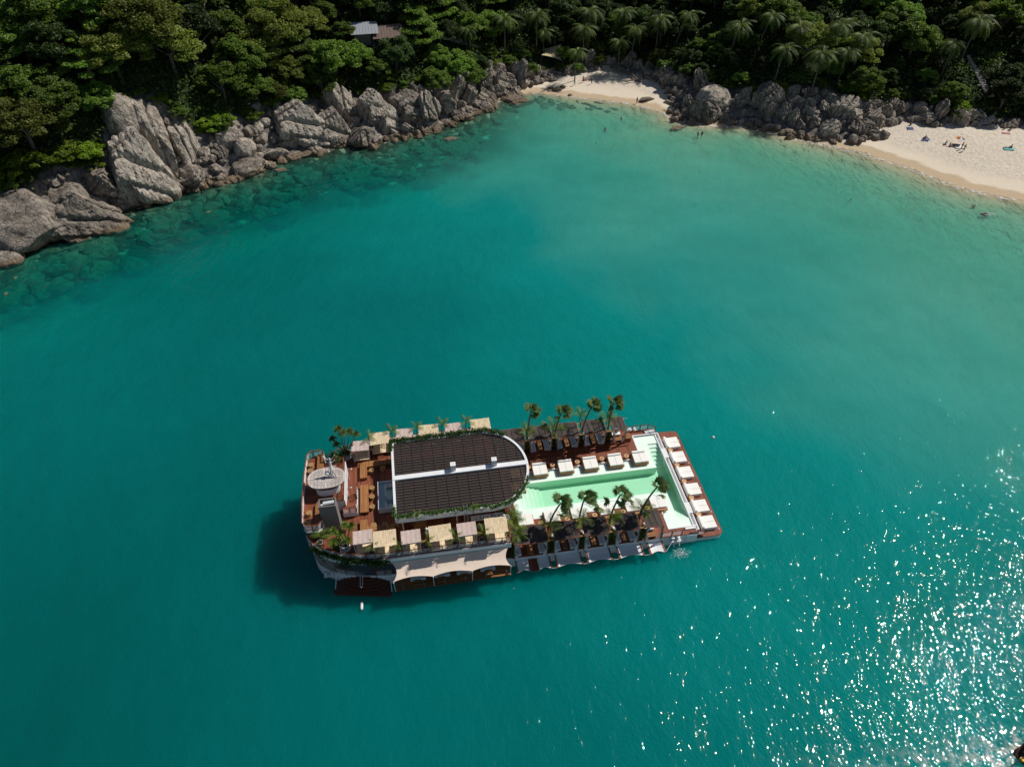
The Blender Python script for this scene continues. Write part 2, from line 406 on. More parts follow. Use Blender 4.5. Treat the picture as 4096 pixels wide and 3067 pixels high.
def rockmat(name='rock', dark=1.0):
    m, nt, bs = newmat(name)
    ge = N(nt, 'ShaderNodeNewGeometry'); co = ge.outputs['Position']; oi = N(nt, 'ShaderNodeObjectInfo')
    mp = N(nt, 'ShaderNodeMapping'); mp.inputs['Rotation'].default_value = (.3, .5, .4); mp.inputs['Scale'].default_value = (.8, 1.9, .33)
    nt.links.new(co, mp.inputs[0])
    n1 = noise(nt, .5, 6, .68, co); n2 = noise(nt, 2.5, 6, .7, mp.outputs[0])
    f = mth(nt, 'ADD', mth(nt, 'MULTIPLY', n1, .6), mth(nt, 'MULTIPLY', n2, .4))
    f = mth(nt, 'ADD', f, mth(nt, 'MULTIPLY_ADD', oi.outputs['Random'], .16, -.08))
    k = dark
    col = ramp(nt, f, [(.32, (.085*k, .072*k, .062*k)), (.44, (.25*k, .215*k, .18*k)), (.56, (.42*k, .365*k, .305*k)), (.70, (.58*k, .52*k, .44*k))])
    vo = N(nt, 'ShaderNodeTexVoronoi', feature='DISTANCE_TO_EDGE'); vo.inputs['Scale'].default_value = .62
    wv = N(nt, 'ShaderNodeVectorMath', operation='ADD'); nz = N(nt, 'ShaderNodeTexNoise'); nz.inputs['Scale'].default_value = .6; nt.links.new(co, nz.inputs[0])
    nt.links.new(mp.outputs[0], wv.inputs[0]); sc = N(nt, 'ShaderNodeVectorMath', operation='SCALE'); sc.inputs['Scale'].default_value = 1.6; nt.links.new(nz.outputs['Color'], sc.inputs[0])
    nt.links.new(sc.outputs[0], wv.inputs[1]); nt.links.new(wv.outputs[0], vo.inputs['Vector'])
    cr = ramp_f(nt, vo.outputs['Distance'], .0, .07)
    col = mixc(nt, mth(nt, 'MULTIPLY_ADD', cr, -.28, .28), col, (.03, .027, .025))
    v2 = N(nt, 'ShaderNodeTexVoronoi', feature='DISTANCE_TO_EDGE'); v2.inputs['Scale'].default_value = 1.0
    mp2 = N(nt, 'ShaderNodeMapping'); mp2.inputs['Rotation'].default_value = (.25, .35, .5); mp2.inputs['Scale'].default_value = (1.25, .7, .16); nt.links.new(wv.outputs[0], mp2.inputs[0]); nt.links.new(mp2.outputs[0], v2.inputs['Vector'])
    cr2 = ramp_f(nt, v2.outputs['Distance'], .0, .055)
    col = mixc(nt, mth(nt, 'MULTIPLY_ADD', cr2, -.72, .72), col, (.03, .027, .025)); cr = mth(nt, 'MULTIPLY', cr, cr2)
    # tide stain and weed just above the water line
    sx = N(nt, 'ShaderNodeSeparateXYZ'); nt.links.new(co, sx.inputs[0])
    zz = mth(nt, 'ADD', sx.outputs[2], mth(nt, 'MULTIPLY', n1, -1.6))
    st = mth(nt, 'SUBTRACT', 1.0, ramp_f(nt, zz, -.3, .9))
    col = mixc(nt, mth(nt, 'MULTIPLY', st, .65), col, (.16, .105, .055))
    low = mth(nt, 'SUBTRACT', 1.0, ramp_f(nt, sx.outputs[2], -.5, .25))
    col = mixc(nt, mth(nt, 'MULTIPLY', low, .7), col, (.055, .05, .025))
    nt.links.new(col, bs.inputs['Base Color']); bs.inputs['Roughness'].default_value = .85; bs.inputs['Specular IOR Level'].default_value = .2
    h = mth(nt, 'ADD', mth(nt, 'MULTIPLY', n2, .8), mth(nt, 'MULTIPLY', cr, .35)); bump(nt, h, bs, .8, .35)
    return m
def forestfloor():
    m, nt, bs = newmat('forest_floor'); ge = N(nt, 'ShaderNodeNewGeometry'); co = ge.outputs['Position']
    at = N(nt, 'ShaderNodeAttribute', attribute_name='veg')
    f = noise(nt, .8, 6, .7, co)
    g = ramp(nt, f, [(.3, (.014, .022, .009)), (.6, (.035, .05, .018)), (.75, (.07, .065, .03))])
    rk = ramp(nt, noise(nt, .7, 6, .7, co), [(.35, (.05, .045, .043)), (.5, (.17, .15, .14)), (.7, (.32, .29, .26))])
    col = mixc(nt, at.outputs['Fac'], rk, g)
    nt.links.new(col, bs.inputs['Base Color']); bs.inputs['Roughness'].default_value = .95; bs.inputs['Specular IOR Level'].default_value = .1
    bump(nt, f, bs, .8, .5); return m
M_SAND = sandmat(); M_ROCK = rockmat(); M_FLOOR = forestfloor()
fmask = lambda A: (A[:-1, :-1]+A[1:, :-1]+A[:-1, 1:]+A[1:, 1:])/4
s4 = fmask(SS); r4 = fmask(RR)
kind_sea = s4 < -.5; kind_hill = (~kind_sea) & (r4 > .6); kind_sand = ~(kind_sea | kind_hill)
for nm, mk, mt in (('sea_floor', kind_sea, M_SAND), ('beach_sand', kind_sand, M_SAND), ('hillside', kind_hill, M_FLOOR)):
    me, used = grid_mesh(nm, xs, ys, HH, mt, mk)
    set_attr(me, 'reef', REEF.ravel()[used]); set_attr(me, 'shore', SS.ravel()[used]); set_attr(me, 'veg', np.where(VG, 1.0, 0.0).ravel()[used])
    tag(ob(nm, me), kind='structure')

# ------------------------------------------------------------------ sea
def watermat():
    m, nt, bs = newmat('sea_water'); ge = N(nt, 'ShaderNodeNewGeometry'); co = ge.outputs['Position']
    at = N(nt, 'ShaderNodeAttribute', attribute_name='depth'); d = at.outputs['Fac']
    big = noise(nt, .018, 4, .55, co); mid = noise(nt, .07, 5, .6, co)
    dd = mth(nt, 'MULTIPLY', d, mth(nt, 'MULTIPLY_ADD', mid, .9, .55))
    cl = N(nt, 'ShaderNodeAttribute', attribute_name='clear')
    alpha = mth(nt, 'SUBTRACT', 1.0, mth(nt, 'EXPONENT', mth(nt, 'MULTIPLY', dd, mth(nt, 'MULTIPLY_ADD', cl.outputs['Fac'], .20, -.32))))
    tb = N(nt, 'ShaderNodeBsdfTransparent')
    cm = N(nt, 'ShaderNodeCombineColor')
    for i, k in enumerate((-1.1, -.07, -.12)):
        nt.links.new(mth(nt, 'EXPONENT', mth(nt, 'MULTIPLY', dd, k)), cm.inputs[i])
    nt.links.new(cm.outputs[0], tb.inputs[0])
    ln = N(nt, 'ShaderNodeAttribute', attribute_name='leftside')
    f = mth(nt, 'ADD', mth(nt, 'ADD', mth(nt, 'DIVIDE', d, 10.0), mth(nt, 'MULTIPLY', ln.outputs['Fac'], mth(nt, 'MULTIPLY_ADD', mth(nt, 'DIVIDE', d, 10.0), -.42, .42))), mth(nt, 'MULTIPLY_ADD', big, .36, -.18))
    col = ramp(nt, f, [(.06, (.21, .50, .42)), (.26, (.07, .375, .32)), (.46, (.001, .238, .226)), (.66, (.0, .150, .146)), (1.0, (.0, .070, .065))])
    bs.inputs['Roughness'].default_value = 1.0; bs.inputs['Specular IOR Level'].default_value = 0
    nt.links.new(col, bs.inputs['Base Color'])
    bs.subsurface_method = 'BURLEY' if hasattr(bs, 'subsurface_method') else 'BURLEY'
    bs.inputs['Subsurface Weight'].default_value = .8; bs.inputs['Subsurface Radius'].default_value = (.4, 1.0, 1.0); bs.inputs['Subsurface Scale'].default_value = 8.0
    # sea foam at the very edge
    fn = noise(nt, .9, 5, .7, co)
    edge = mth(nt, 'MULTIPLY', mth(nt, 'SUBTRACT', 1.0, ramp_f(nt, d, .03, .16)), ramp_f(nt, fn, .48, .60))
    mx = N(nt, 'ShaderNodeMixShader'); nt.links.new(alpha, mx.inputs[0]); nt.links.new(tb.outputs[0], mx.inputs[1]); nt.links.new(bs.outputs[0], mx.inputs[2])
    df = N(nt, 'ShaderNodeBsdfDiffuse'); df.inputs[0].default_value = (.75, .77, .75, 1)
    wk = N(nt, 'ShaderNodeAttribute', attribute_name='wake')
    wn = mth(nt, 'MULTIPLY', wk.outputs['Fac'], ramp_f(nt, noise(nt, .7, 8, .8, co), .44, .66), clamp=True)
    foam = mth(nt, 'MAXIMUM', mth(nt, 'MULTIPLY', edge, .85), mth(nt, 'MULTIPLY', wn, .8))
    m2 = N(nt, 'ShaderNodeMixShader'); nt.links.new(foam, m2.inputs[0]); nt.links.new(mx.outputs[0], m2.inputs[1]); nt.links.new(df.outputs[0], m2.inputs[2])
    gl = N(nt, 'ShaderNodeBsdfGlossy'); gl.inputs['Roughness'].default_value = .03
    # waves: wind ripples over a low swell
    mp = N(nt, 'ShaderNodeMapping'); mp.inputs['Rotation'].default_value = (0, 0, R(35)); mp.inputs['Scale'].default_value = (1.0, .62, 1); nt.links.new(co, mp.inputs[0])
    w1 = noise(nt, .55, 1, .5, mp.outputs[0]); w2 = noise(nt, 1.9, 1, .5, mp.outputs[0]); w3 = noise(nt, .12, 2, .5, mp.outputs[0])
    w4 = noise(nt, 4.3, 0, .5, mp.outputs[0])
    h = mth(nt, 'ADD', mth(nt, 'MULTIPLY', w1, .40), mth(nt, 'ADD', mth(nt, 'ADD', mth(nt, 'MULTIPLY', w2, .19), mth(nt, 'MULTIPLY', w4, .07)), mth(nt, 'MULTIPLY', w3, .9)))
    bp = N(nt, 'ShaderNodeBump'); bp.inputs['Strength'].default_value = 1.0; bp.inputs['Distance'].default_value = .56
    nt.links.new(h, bp.inputs['Height'])
    nt.links.new(bp.outputs[0], gl.inputs['Normal'])
    b2 = N(nt, 'ShaderNodeBump'); b2.inputs['Strength'].default_value = .5; b2.inputs['Distance'].default_value = 1.0; nt.links.new(h, b2.inputs['Height'])
    nt.links.new(b2.outputs[0], bs.inputs['Normal'])
    fr = N(nt, 'ShaderNodeFresnel'); fr.inputs[0].default_value = 1.33; nt.links.new(b2.outputs[0], fr.inputs[1])
    m3 = N(nt, 'ShaderNodeMixShader'); nt.links.new(fr.outputs[0], m3.inputs[0]); nt.links.new(m2.outputs[0], m3.inputs[1]); nt.links.new(gl.outputs[0], m3.inputs[2])
    nt.links.new(m3.outputs[0], nt.nodes['Material Output'].inputs[0])
    return m
me, used = grid_mesh('sea', xs, ys, np.zeros_like(HH), watermat(), fmask(HH) < .45)
set_attr(me, 'clear', (sstep(-1, 3, -SS)*0+1-sstep(-12, 18, XX)).ravel()[used]*(1-sstep(14, 34, -SS+8*(fbm(XX, YY, 11, 3, 41)-.5))).ravel()[used])
set_attr(me, 'leftside', (1-sstep(-55, 15, XX)).ravel()[used])
set_attr(me, 'depth', np.maximum(-HH, 0).ravel()[used])
# wake behind the small boat at the lower right corner
c0 = G(4040, 3010)
dxw = XX-c0[0]; dyw = YY-c0[1]
ll = -(dxw*.95+dyw*.3); ww = np.abs(-dxw*.3+dyw*.95)
wake = np.clip(1-ww/(1.6+.28*np.maximum(ll, 0)), 0, 1)*(ll > -4)*np.clip(1-ll/26, 0, 1)
set_attr(me, 'wake', wake.ravel()[used])
tag(ob('sea', me), kind='structure')
# ------------------------------------------------------------------ rocks
def ico(sub):
    import bmesh
    bm = bmesh.new(); bmesh.ops.create_icosphere(bm, subdivisions=sub, radius=1)
    V = np.array([v.co[:] for v in bm.verts]); F = [tuple(v.index for v in f.verts) for f in bm.faces]; bm.free(); return V, F
ICO4, ICOF4 = ico(5); ICO2, ICOF2 = ico(2)
def rock_mesh(seed, kind, sub=4):
    rg = np.random.default_rng(seed); V, F = (ICO4, ICOF4) if sub == 4 else (ICO2, ICOF2)
    npl = {'round': 17, 'block': 12, 'slab': 14}[kind]
    nrm = rg.normal(size=(npl, 3)); nrm /= np.linalg.norm(nrm, axis=1)[:, None]
    hs = rg.uniform(.62, 1.0, npl) if kind != 'round' else rg.uniform(.74, 1.0, npl)
    dots = V@nrm.T
    rr = np.where(dots > .05, hs/np.maximum(dots, .05), 9).min(axis=1)
    if kind == 'round': rr = np.minimum(rr, 1.02)
    rr = np.minimum(rr, 1.35)
    P = V*rr[:, None]
    # parallel joints split the rock into ribs
    if kind != 'round':
        ax = rg.normal(size=3); ax[2] *= .25; ax /= np.linalg.norm(ax)
        k = rg.uniform(1.6, 2.6); ph = (P@ax)*k+rg.uniform(0, 1)+.18*np.sin(P[:, 2]*3+seed); fr = ph-np.floor(ph)
        groove = np.exp(-((fr-.5)/.10)**2); step = (np.sin(np.floor(ph)*12.7+seed)*.5)
        P = P*(1-.18*groove+.05*step)[:, None]
        ax2 = rg.normal(size=3); ax2 /= np.linalg.norm(ax2); ph = (P@ax2)*.9+rg.uniform(0, 1); fr = ph-np.floor(ph)
        P = P*(1-.09*np.exp(-((fr-.5)/.06)**2))[:, None]
    nz = np.array([mnoise.fractal(Vector(v)*1.9+Vector((seed*3.1, 0, 0)), .6, 2.1, 5) for v in V])
    P = P*(1+(.08 if kind == 'round' else .06)*nz)[:, None]
    if kind == 'slab':
        ax3 = np.array((.95, .3, .12)); ph = (P@ax3)*4.6+.35*nz+seed*.37; fr = ph-np.floor(ph); P = P*(1-.035*np.exp(-((fr-.5)/.14)**2))[:, None]
    me = bpy.data.meshes.new('boulder'); me.from_pydata(P.tolist(), [], F); me.materials.append(M_ROCK)
    me.polygons.foreach_set('use_smooth', [kind == 'round']*len(me.polygons)); me.update(); return me
ROCKS = {'block': [rock_mesh(i, 'block') for i in range(9)], 'slab': [rock_mesh(20+i, 'slab') for i in range(5)], 'round': [rock_mesh(40+i, 'round') for i in range(4)]}
def rot_of(n, tw, lean=0.0):
    n = Vector(n).normalized(); q = Vector((0, 0, 1)).rotation_difference(n)
    return (q @ Matrix.Rotation(tw, 3, 'Z').to_quaternion()).to_euler()
def grad(x, y):
    e = 2.0; return (float(look(GH, x+e, y)-look(GH, x-e, y))/(2*e), float(look(GH, x, y+e)-look(GH, x, y-e))/(2*e))

# boulders that stand out: photo spot of their centre, size, proportions, kind, label
HERO = [
 ((18, 567), 2.9, (1.3, .9, .75), 'round', 'lone rounded boulder in the shallows off the far left rocks'),
 ((530, 364), 3.0, (1.35, .95, .8), 'round', 'pale smooth boulder half in the water below the tall cliff gap'),
 ((531, 328), 2.5, (1.1, .9, 1.1), 'round', 'rounded egg-shaped grey boulder just above the pale half-sunken one'),
 ((478, 372), 1.0, (.7, .6, 1.3), 'block', 'small pointed rock standing in the shallows left of the pale boulder'),
 ((590, 335), 2.2, (1.3, .8, .8), 'block', 'ochre block at the foot of the striped cliff, right of the round boulders'),
 ((1118, 222), 2.9, (1.5, 1.0, .45), 'slab', 'dark flat rock lying in the water in front of the small beach'),
 ((1015, 243), 2.0, (1.4, .8, .5), 'slab', 'low rock at the water line left of the small beach'),
 ((975, 309), 1.9, (1.5, .6, .45), 'slab', 'low rock just breaking the surface off the middle cliff'),
 ((610, 372), 1.8, (1.4, .7, .4), 'slab', 'nearly sunken flat rock right of the pale boulder'),
 ((1190, 191), .8, (1.2, .8, .6), 'block', 'left of the three small rocks washed by foam on the small beach'),
 ((1200, 196), 1.0, (1.4, .7, .6), 'block', 'largest of the three small rocks washed by foam on the small beach'),
 ((1215, 190), .8, (1.2, .8, .8), 'block', 'right of the three small rocks washed by foam on the small beach'),
 ((1232, 206), .7, (1, .8, .6), 'block', 'single brown rock in the shallows of the small beach'),
 ((1395, 217), 1.4, (1.3, .8, .7), 'block', 'rock on the wet sand at the right end of the small beach'),
 ((1465, 278), 1.9, (1.8, .5, .3), 'slab', 'long flat reef rock just under the surface by the two waders'),
 ((1893, 297), 1.5, (1.5, .9, .8), 'block', 'left of the lone rock pair on the sand of the right beach'),
 ((1905, 294), 1.5, (1.2, .9, .9), 'block', 'right of the lone rock pair on the sand of the right beach'),
 ((2065, 262), 2.4, (.95, .9, 1.25), 'block', 'upright boulder standing free at the back of the right beach'),
 ((150, 468), 6.8, (1.35, 1.0, .85), 'slab', 'broad grooved whaleback boulder at the water line, far left'),
 ((45, 480), 8.6, (1.35, 1.1, .75), 'round', 'huge smooth granite dome at the left edge of the picture'),
 ((290, 370), 6.4, (1.05, .95, 1.5), 'slab', 'tallest smooth cliff pillar rising from the left shore'),
 ((318, 300), 5.6, (1.0, .9, 1.5), 'block', 'upper shoulder of the tall left cliff pillar'),
 ((270, 270), 4.8, (.9, .9, 1.5), 'round', 'dark crag behind the top of the tall left pillar'),
 ((395, 310), 4.2, (.9, .8, 1.2), 'block', 'leaning cracked block right of the tall left pillar'),
 ((405, 385), 3.1, (1.2, 1, .8), 'block', 'tan block sliding into the sea right of the tall left pillar'),
 ((490, 295), 3.2, (1.2, .9, .9), 'round', 'broad domed boulder perched above the boulder heap in the left cove'),
 ((640, 275), 5.6, (1.35, .9, 1.15), 'slab', 'wide ribbed cliff face in the middle of the left shore'),
 ((715, 285), 5.0, (1.0, .9, 1.2), 'slab', 'rounded tan end of the ribbed cliff by the dark cleft'),
 ((805, 240), 4.2, (1.0, .9, 1.3), 'slab', 'tall pillar beside the dark cleft'),
 ((780, 295), 3.5, (1.2, .9, .8), 'block', 'stepped block at the water line right of the dark cleft'),
 ((835, 265), 3.8, (1.0, .9, 1.2), 'slab', 'upright column right of the stepped block'),
 ((880, 235), 4.6, (1.3, 1.0, 1.0), 'slab', 'broad slanting face in the cliff left of the small beach'),
 ((1045, 195), 3.4, (.9, .9, 1.3), 'slab', 'ribbed crag at the left end of the small beach'),
 ((1080, 180), 3.0, (.9, .8, 1.3), 'slab', 'pointed ribbed crag touching the left end of the small beach'),
 ((1540, 215), 4.4, (1.3, .9, .9), 'round', 'large domed boulder at the left end of the right rocks'),
 ((1510, 245), 3.6, (1.1, .9, 1.1), 'block', 'dark block at the corner of the right rocks over the water'),
 ((1660, 225), 5.0, (1.0, .9, 1.1), 'slab', 'dark ribbed wall in the middle of the right rocks'),
 ((1830, 240), 4.2, (1.2, .9, .9), 'slab', 'pale ribbed slab at the right part of the right rocks'),
]
hero_xy = []
for i, ((x, y), sz, pr, kd, lb) in enumerate(HERO):
    gx_, gy_, gz_ = ray_ground(x*K2, y*K2, .1)
    if kd == 'round' and i > 2: gz_ = float(look(GH, gx_, gy_))
    base = max(gz_, -.6)
    me = ROCKS[kd][(i*5+2) % len(ROCKS[kd])]
    o = ob('boulder', me, None, (gx_, gy_, base+sz*pr[2]*(.12 if sz < 3 else -.12)), rot=(RN.uniform(-.12, .12), RN.uniform(-.12, .12), .3+RN.uniform(-.35, .35)), scale=(sz*pr[0], sz*pr[1], sz*pr[2]))
    tag(o, lb, 'boulder'); hero_xy.append((gx_, gy_, sz))

# the rocks that make up the cliffs
cand = []
for k in range(26000):
    x = RN.uniform(-150, 210); y = RN.uniform(110, 300)
    r = float(look(GR, x, y)); s = float(look(GS, x, y))
    if r < -1.2 or r > 26: continue
    z = float(look(GH, x, y)); px, py = proj(x, y, z)
    if px < -160 or px > 4300 or py < -60: continue
    if py < vegline(px)+(8 if px < 2100 else 2)+(14 if r > 4 else -20): continue
    if r < -.1 and s > 1.5: continue
    cand.append((x, y, z, r, s, px, py))
placed = []; rocks_big = []; rocks_small = []
for (x, y, z, r, s, px, py) in cand:
    leftside = px < 2100
    u = RN.random()
    sz = (1.6+3.1*u*u) if leftside else (1.05+2.0*u*u)
    if r < 2: sz *= .62
    cove = 780 < px < 1120
    if cove: sz *= .62
    if any((x-a)**2+(y-b)**2 < (.8*(sz*.5+c))**2 for a, b, c in hero_xy): continue
    if any((x-a)**2+(y-b)**2 < (.44*(sz+c))**2 for a, b, c in placed): continue
    placed.append((x, y, sz)); rocks_big.append((x, y, z, r, sz, px, py, cove))
rocks_big.sort(key=lambda t: -t[4]*(t[3]*0+1))
def region(px, cove):
    if cove: return 'grey boulder in the tumbled heap of the left cove', 'boulders heaped in the left cove'
    if px < 800: return 'weathered granite block in the tall cliff at the left', 'blocks of the tall left cliff'
    if px < 1480: return 'ribbed grey rock in the cliff between the left cove and the cleft', 'rocks of the ribbed cliff'
    if px < 2080: return 'jointed grey rock in the cliff left of the small beach', 'rocks left of the small beach'
    if px < 2680: return 'dark rock strewn behind the small beach under the palms', 'rocks behind the small beach'
    if px < 3450: return 'fractured grey rock in the outcrop between the two beaches', 'rocks between the two beaches'
    return 'grey rock in the row backing the right beach', 'rocks behind the right beach'
AUTO = []
def near_mark(px, marks):
    return min(marks, key=lambda m: abs(m[0]*K2-px))[1]
RMARK = [(30, 'at the far left edge'), (110, 'below the lime scrub'), (180, 'left of the tall pillar'), (290, 'on the tall left pillar'), (380, 'right of the tall pillar'), (450, 'on the left side of the cove'),
         (530, 'at the back of the cove'), (620, 'in the left half of the ribbed cliff'), (700, 'in the right half of the ribbed cliff'), (760, 'in the dark cleft'), (820, 'right of the dark cleft'), (890, 'below the path cliff'),
         (960, 'under the hanging shrubs'), (1030, 'under the dry brush'), (1090, 'at the small beach\'s left end'), (1160, 'below the stone steps'), (1240, 'behind the small beach, left part'), (1330, 'behind the small beach, middle'),
         (1420, 'behind the fallen logs'), (1480, 'at the right rocks\' left corner'), (1550, 'around the domed boulder'), (1620, 'left of the dark ribbed wall'), (1690, 'by the dark ribbed wall'), (1760, 'in the middle of the right rocks'),
         (1830, 'below the domed tree'), (1880, 'at the right beach\'s left end'), (1950, 'behind the dark blue towel'), (2020, 'left of the free upright boulder'), (2100, 'by the lower steps'), (2180, 'at the far right edge')]
def rock_label(px, py, sz, z, cove):
    a = 'big' if sz > 3.2 else 'mid-sized' if sz > 2.1 else 'smaller'
    b = 'at water level' if z < 1.2 else 'lower row' if z < 3.2 else 'halfway up' if z < 7 else 'near the top'
    return f'{a} rock {b} {near_mark(px, RMARK)}'
TMARK = [(40, 'at the far left'), (150, 'above the lime scrub'), (270, 'behind the tall pillar'), (380, 'left of the cove'), (480, 'above the cove'), (580, 'between cove and ribbed cliff'), (680, 'above the ribbed cliff'), (770, 'left of the hut'),
         (860, 'right of the hut'), (960, 'beside the footpath'), (1060, 'above the stone steps'), (1150, 'left of the shade sail'), (1240, 'behind the shade sail'), (1330, 'behind the small beach'), (1420, 'behind the fallen logs'),
         (1510, 'above the right rocks\' corner'), (1600, 'above the domed boulder'), (1690, 'above the dark ribbed wall'), (1780, 'above the middle right rocks'), (1870, 'behind the low domed tree'), (1960, 'above the dark blue towel'),
         (2040, 'left of the long steps'), (2130, 'by the long steps'), (2200, 'at the far right')]
def tree_label(kd, px, py, s):
    adj = {'green': 'leafy green tree', 'olive': 'olive-tinged tree', 'dark': 'dark green tree', 'layered': 'tree with tiered leaves'}[kd]
    b = 'at the slope foot' if py > vegline(px)-70 else 'low on the slope' if py > vegline(px)-140 else 'midway up the slope' if py > vegline(px)-230 else 'high on the slope' if py > vegline(px)-330 else 'at the top'
    return f'{adj} {b} {near_mark(px, TMARK)}'
def finish_labels():
    by = {}
    for o, lb, px in AUTO: by.setdefault(lb, []).append((px, o))
    W = ['first', 'second', 'third', 'fourth', 'fifth', 'sixth', 'seventh', 'eighth', 'ninth', 'tenth', 'eleventh', 'twelfth']
    for lb, L in by.items():
        L.sort(key=lambda t: t[0]); n = len(L)
        for i, (_, o) in enumerate(L):
            o['label'] = lb if n == 1 else f"{lb}, {('left one' if i == 0 else 'right one') if n == 2 else (W[i] if i < 12 else str(i+1)+'th')+' from left'}"
NBIG = 262
for k, (x, y, z, r, sz, px, py, cove) in enumerate(rocks_big[:NBIG]):
    kd = RN.choice(['block', 'slab', 'round'], p=[.30, .15, .55] if cove else [.42, .52, .06])
    me = ROCKS[kd][RN.integers(len(ROCKS[kd]))]
    g = grad(x, y); up = Vector((-g[0]*.45, -g[1]*.45, 1))
    tall = RN.uniform(.9, 1.65) if (not cove and r > 1.5) else RN.uniform(.55, .9)
    if px > 2100: tall *= .85
    o = ob('rock', me, None, (x, y, z-sz*tall*.06), rot=rot_of(up, (RN.uniform(0, 6.28) if cove else .45+RN.normal()*.3+(3.14 if RN.random() < .5 else 0))), scale=(sz*RN.uniform(.75, 1.2), sz*RN.uniform(.7, 1.0), sz*tall))
    gp = region(px, cove)[1]; tag(o, 'rock', 'rock', gp); AUTO.append((o, rock_label(px, py, sz, z, cove), px))
# small ones, joined
lowr = [rock_mesh(60+i, 'block', 2) for i in range(6)]
lowV = [np.array([v.co[:] for v in m.vertices]) for m in lowr]; F2 = np.array(ICOF2)
def scatter_mesh(name, items, mat):
    Vs = []; Fs = []; o = 0
    for (x, y, z, sx, sy, sz, tw) in items:
        V = lowV[RN.integers(6)]*np.array((sx, sy, sz)); c, s_ = math.cos(tw), math.sin(tw)
        V = np.stack([V[:, 0]*c-V[:, 1]*s_+x, V[:, 0]*s_+V[:, 1]*c+y, V[:, 2]+z], 1); Vs.append(V); Fs.append(F2+o); o += len(V)
    V = np.concatenate(Vs); F = np.concatenate(Fs)
    me = np_mesh(name, V[F], 3, mat); return me
items = []
for (x, y, z, r, sz, px, py, cove) in rocks_big[NBIG:]:
    items.append((x, y, z+.1, sz*.95, sz*.8, sz*RN.uniform(.7, 1.2), RN.uniform(0, 6.3)))
for k in range(1500):
    x, y, z, r, s, px, py = cand[RN.integers(len(cand))]
    if r > 11: continue
    q = RN.uniform(.45, 1.4); items.append((x+RN.normal()*.5, y+RN.normal()*.5, z+q*.1, q*1.1, q*.9, q*RN.uniform(.6, 1.1), RN.uniform(0, 6.3)))
tag(ob('rubble', scatter_mesh('rubble', items, M_ROCK)), kind='stuff')
# sunken rocks along the left shore
items = []
for k in range(9000):
    x = RN.uniform(-170, 30); y = RN.uniform(85, 235); s = float(look(GS, x, y))
    if not (-24 < s < 1): continue
    if x > -8 and s < -7: continue
    if RN.random() > math.exp(s/12.0): continue
    z = float(look(GH, x, y)); q = RN.uniform(.7, 2.5)*(1.15 if x < -60 else 1)
    zz = min(z+q*.25, -.35-q*.42)
    items.append((x, y, zz, q*RN.uniform(.9, 1.7), q, q*.6, RN.uniform(0, 6.3)))
    if len(items) > 1250: break
mW = simple('sunken_rock', (.17, .155, .09), (.05, .05, .03), .8, .9, kind='Object')
tag(ob('sunken_rocks', scatter_mesh('sunken_rocks', items, mW)), kind='stuff')

# ------------------------------------------------------------------ foliage
ML = {
 'green': leafmat('leaf_green', (.24, .33, .06), (.065, .13, .026), trans=.48),
 'olive': leafmat('leaf_olive', (.28, .30, .065), (.09, .125, .03), trans=.45),
 'dark': leafmat('leaf_shaded', (.085, .125, .035), (.016, .034, .012), trans=.4),  # darker leaf copy: shade of the right-hand slope is put into the colour
 'lime': leafmat('leaf_lime', (.26, .34, .03), (.09, .16, .015), trans=.45),
 'palm': leafmat('leaf_palm', (.165, .215, .045), (.04, .08, .018), tips=(.28, .24, .07)),
 'rust': leafmat('leaf_rust', (.20, .10, .04), (.07, .035, .02)),
 'potpalm': leafmat('leaf_potpalm', (.24, .30, .05), (.07, .15, .02), rnd=.3),
 'fan': leafmat('leaf_fan', (.17, .23, .07), (.045, .10, .035), tips=(.30, .24, .14), rnd=.2),
 'ivy': leafmat('leaf_ivy', (.09, .17, .03), (.02, .06, .012), rnd=.2),
}
M_BARK = simple('bark', (.20, .165, .13), (.09, .07, .055), 6, .9)
M_PBARK = simple('palm_bark', (.17, .14, .11), (.07, .055, .045), 5, .9, vecscale=(1, 1, 6))
def leaves(C, size, rg, up=.6, asp=.62):
    """one small leaf-clump quad per centre"""
    n = len(C); nn = rg.normal(size=(n, 3)); nn[:, 2] = np.abs(nn[:, 2])+up; nn /= np.linalg.norm(nn, axis=1)[:, None]
    a = np.cross(nn, rg.normal(size=(n, 3))); a /= np.linalg.norm(a, axis=1)[:, None]; b = np.cross(nn, a)
    s = size*rg.uniform(.6, 1.35, n)[:, None]; a *= s; b *= s*asp
    return np.stack([C-a, C-b*.9+a*.1, C+a, C+b*.9+a*.1], 1)
def crown_mesh(seed, rad, hgt, mat, clumps=70, per=190, leaf=.24, layered=0.0):
    rg = np.random.default_rng(seed); P = []
    for k in range(clumps):
        a = rg.uniform(0, 6.283); e = rg.uniform(-.15, 1.0); rr = rad*math.sqrt(rg.uniform(.05, 1))
        cz = hgt*(.35+.62*math.sqrt(max(0, 1-(rr/rad)**2))*rg.uniform(.55, 1))+rg.uniform(-.08, .08)*hgt
        if layered: cz = hgt*(.3+.7*round((1-rr/rad)*4)/4)*rg.uniform(.95, 1.03)
        cr = rad*rg.uniform(.13, .33)
        n = int(per*rg.uniform(.7, 1.3)*(cr/(rad*.25))**1.5)
        d = rg.normal(size=(n, 3)); d /= np.linalg.norm(d, axis=1)[:, None]; d *= rg.uniform(.35, 1, n)[:, None]**.5
        d[:, 2] = np.where(d[:, 2] < -.25, -.25*rg.uniform(.3, 1, n), d[:, 2])
        P.append(np.array((rr*math.cos(a), rr*math.sin(a), cz))+d*np.array((cr, cr, cr*(.35 if layered else .6))))
    C = np.concatenate(P); return np_mesh('crown', leaves(C, leaf, rg), 4, mat)
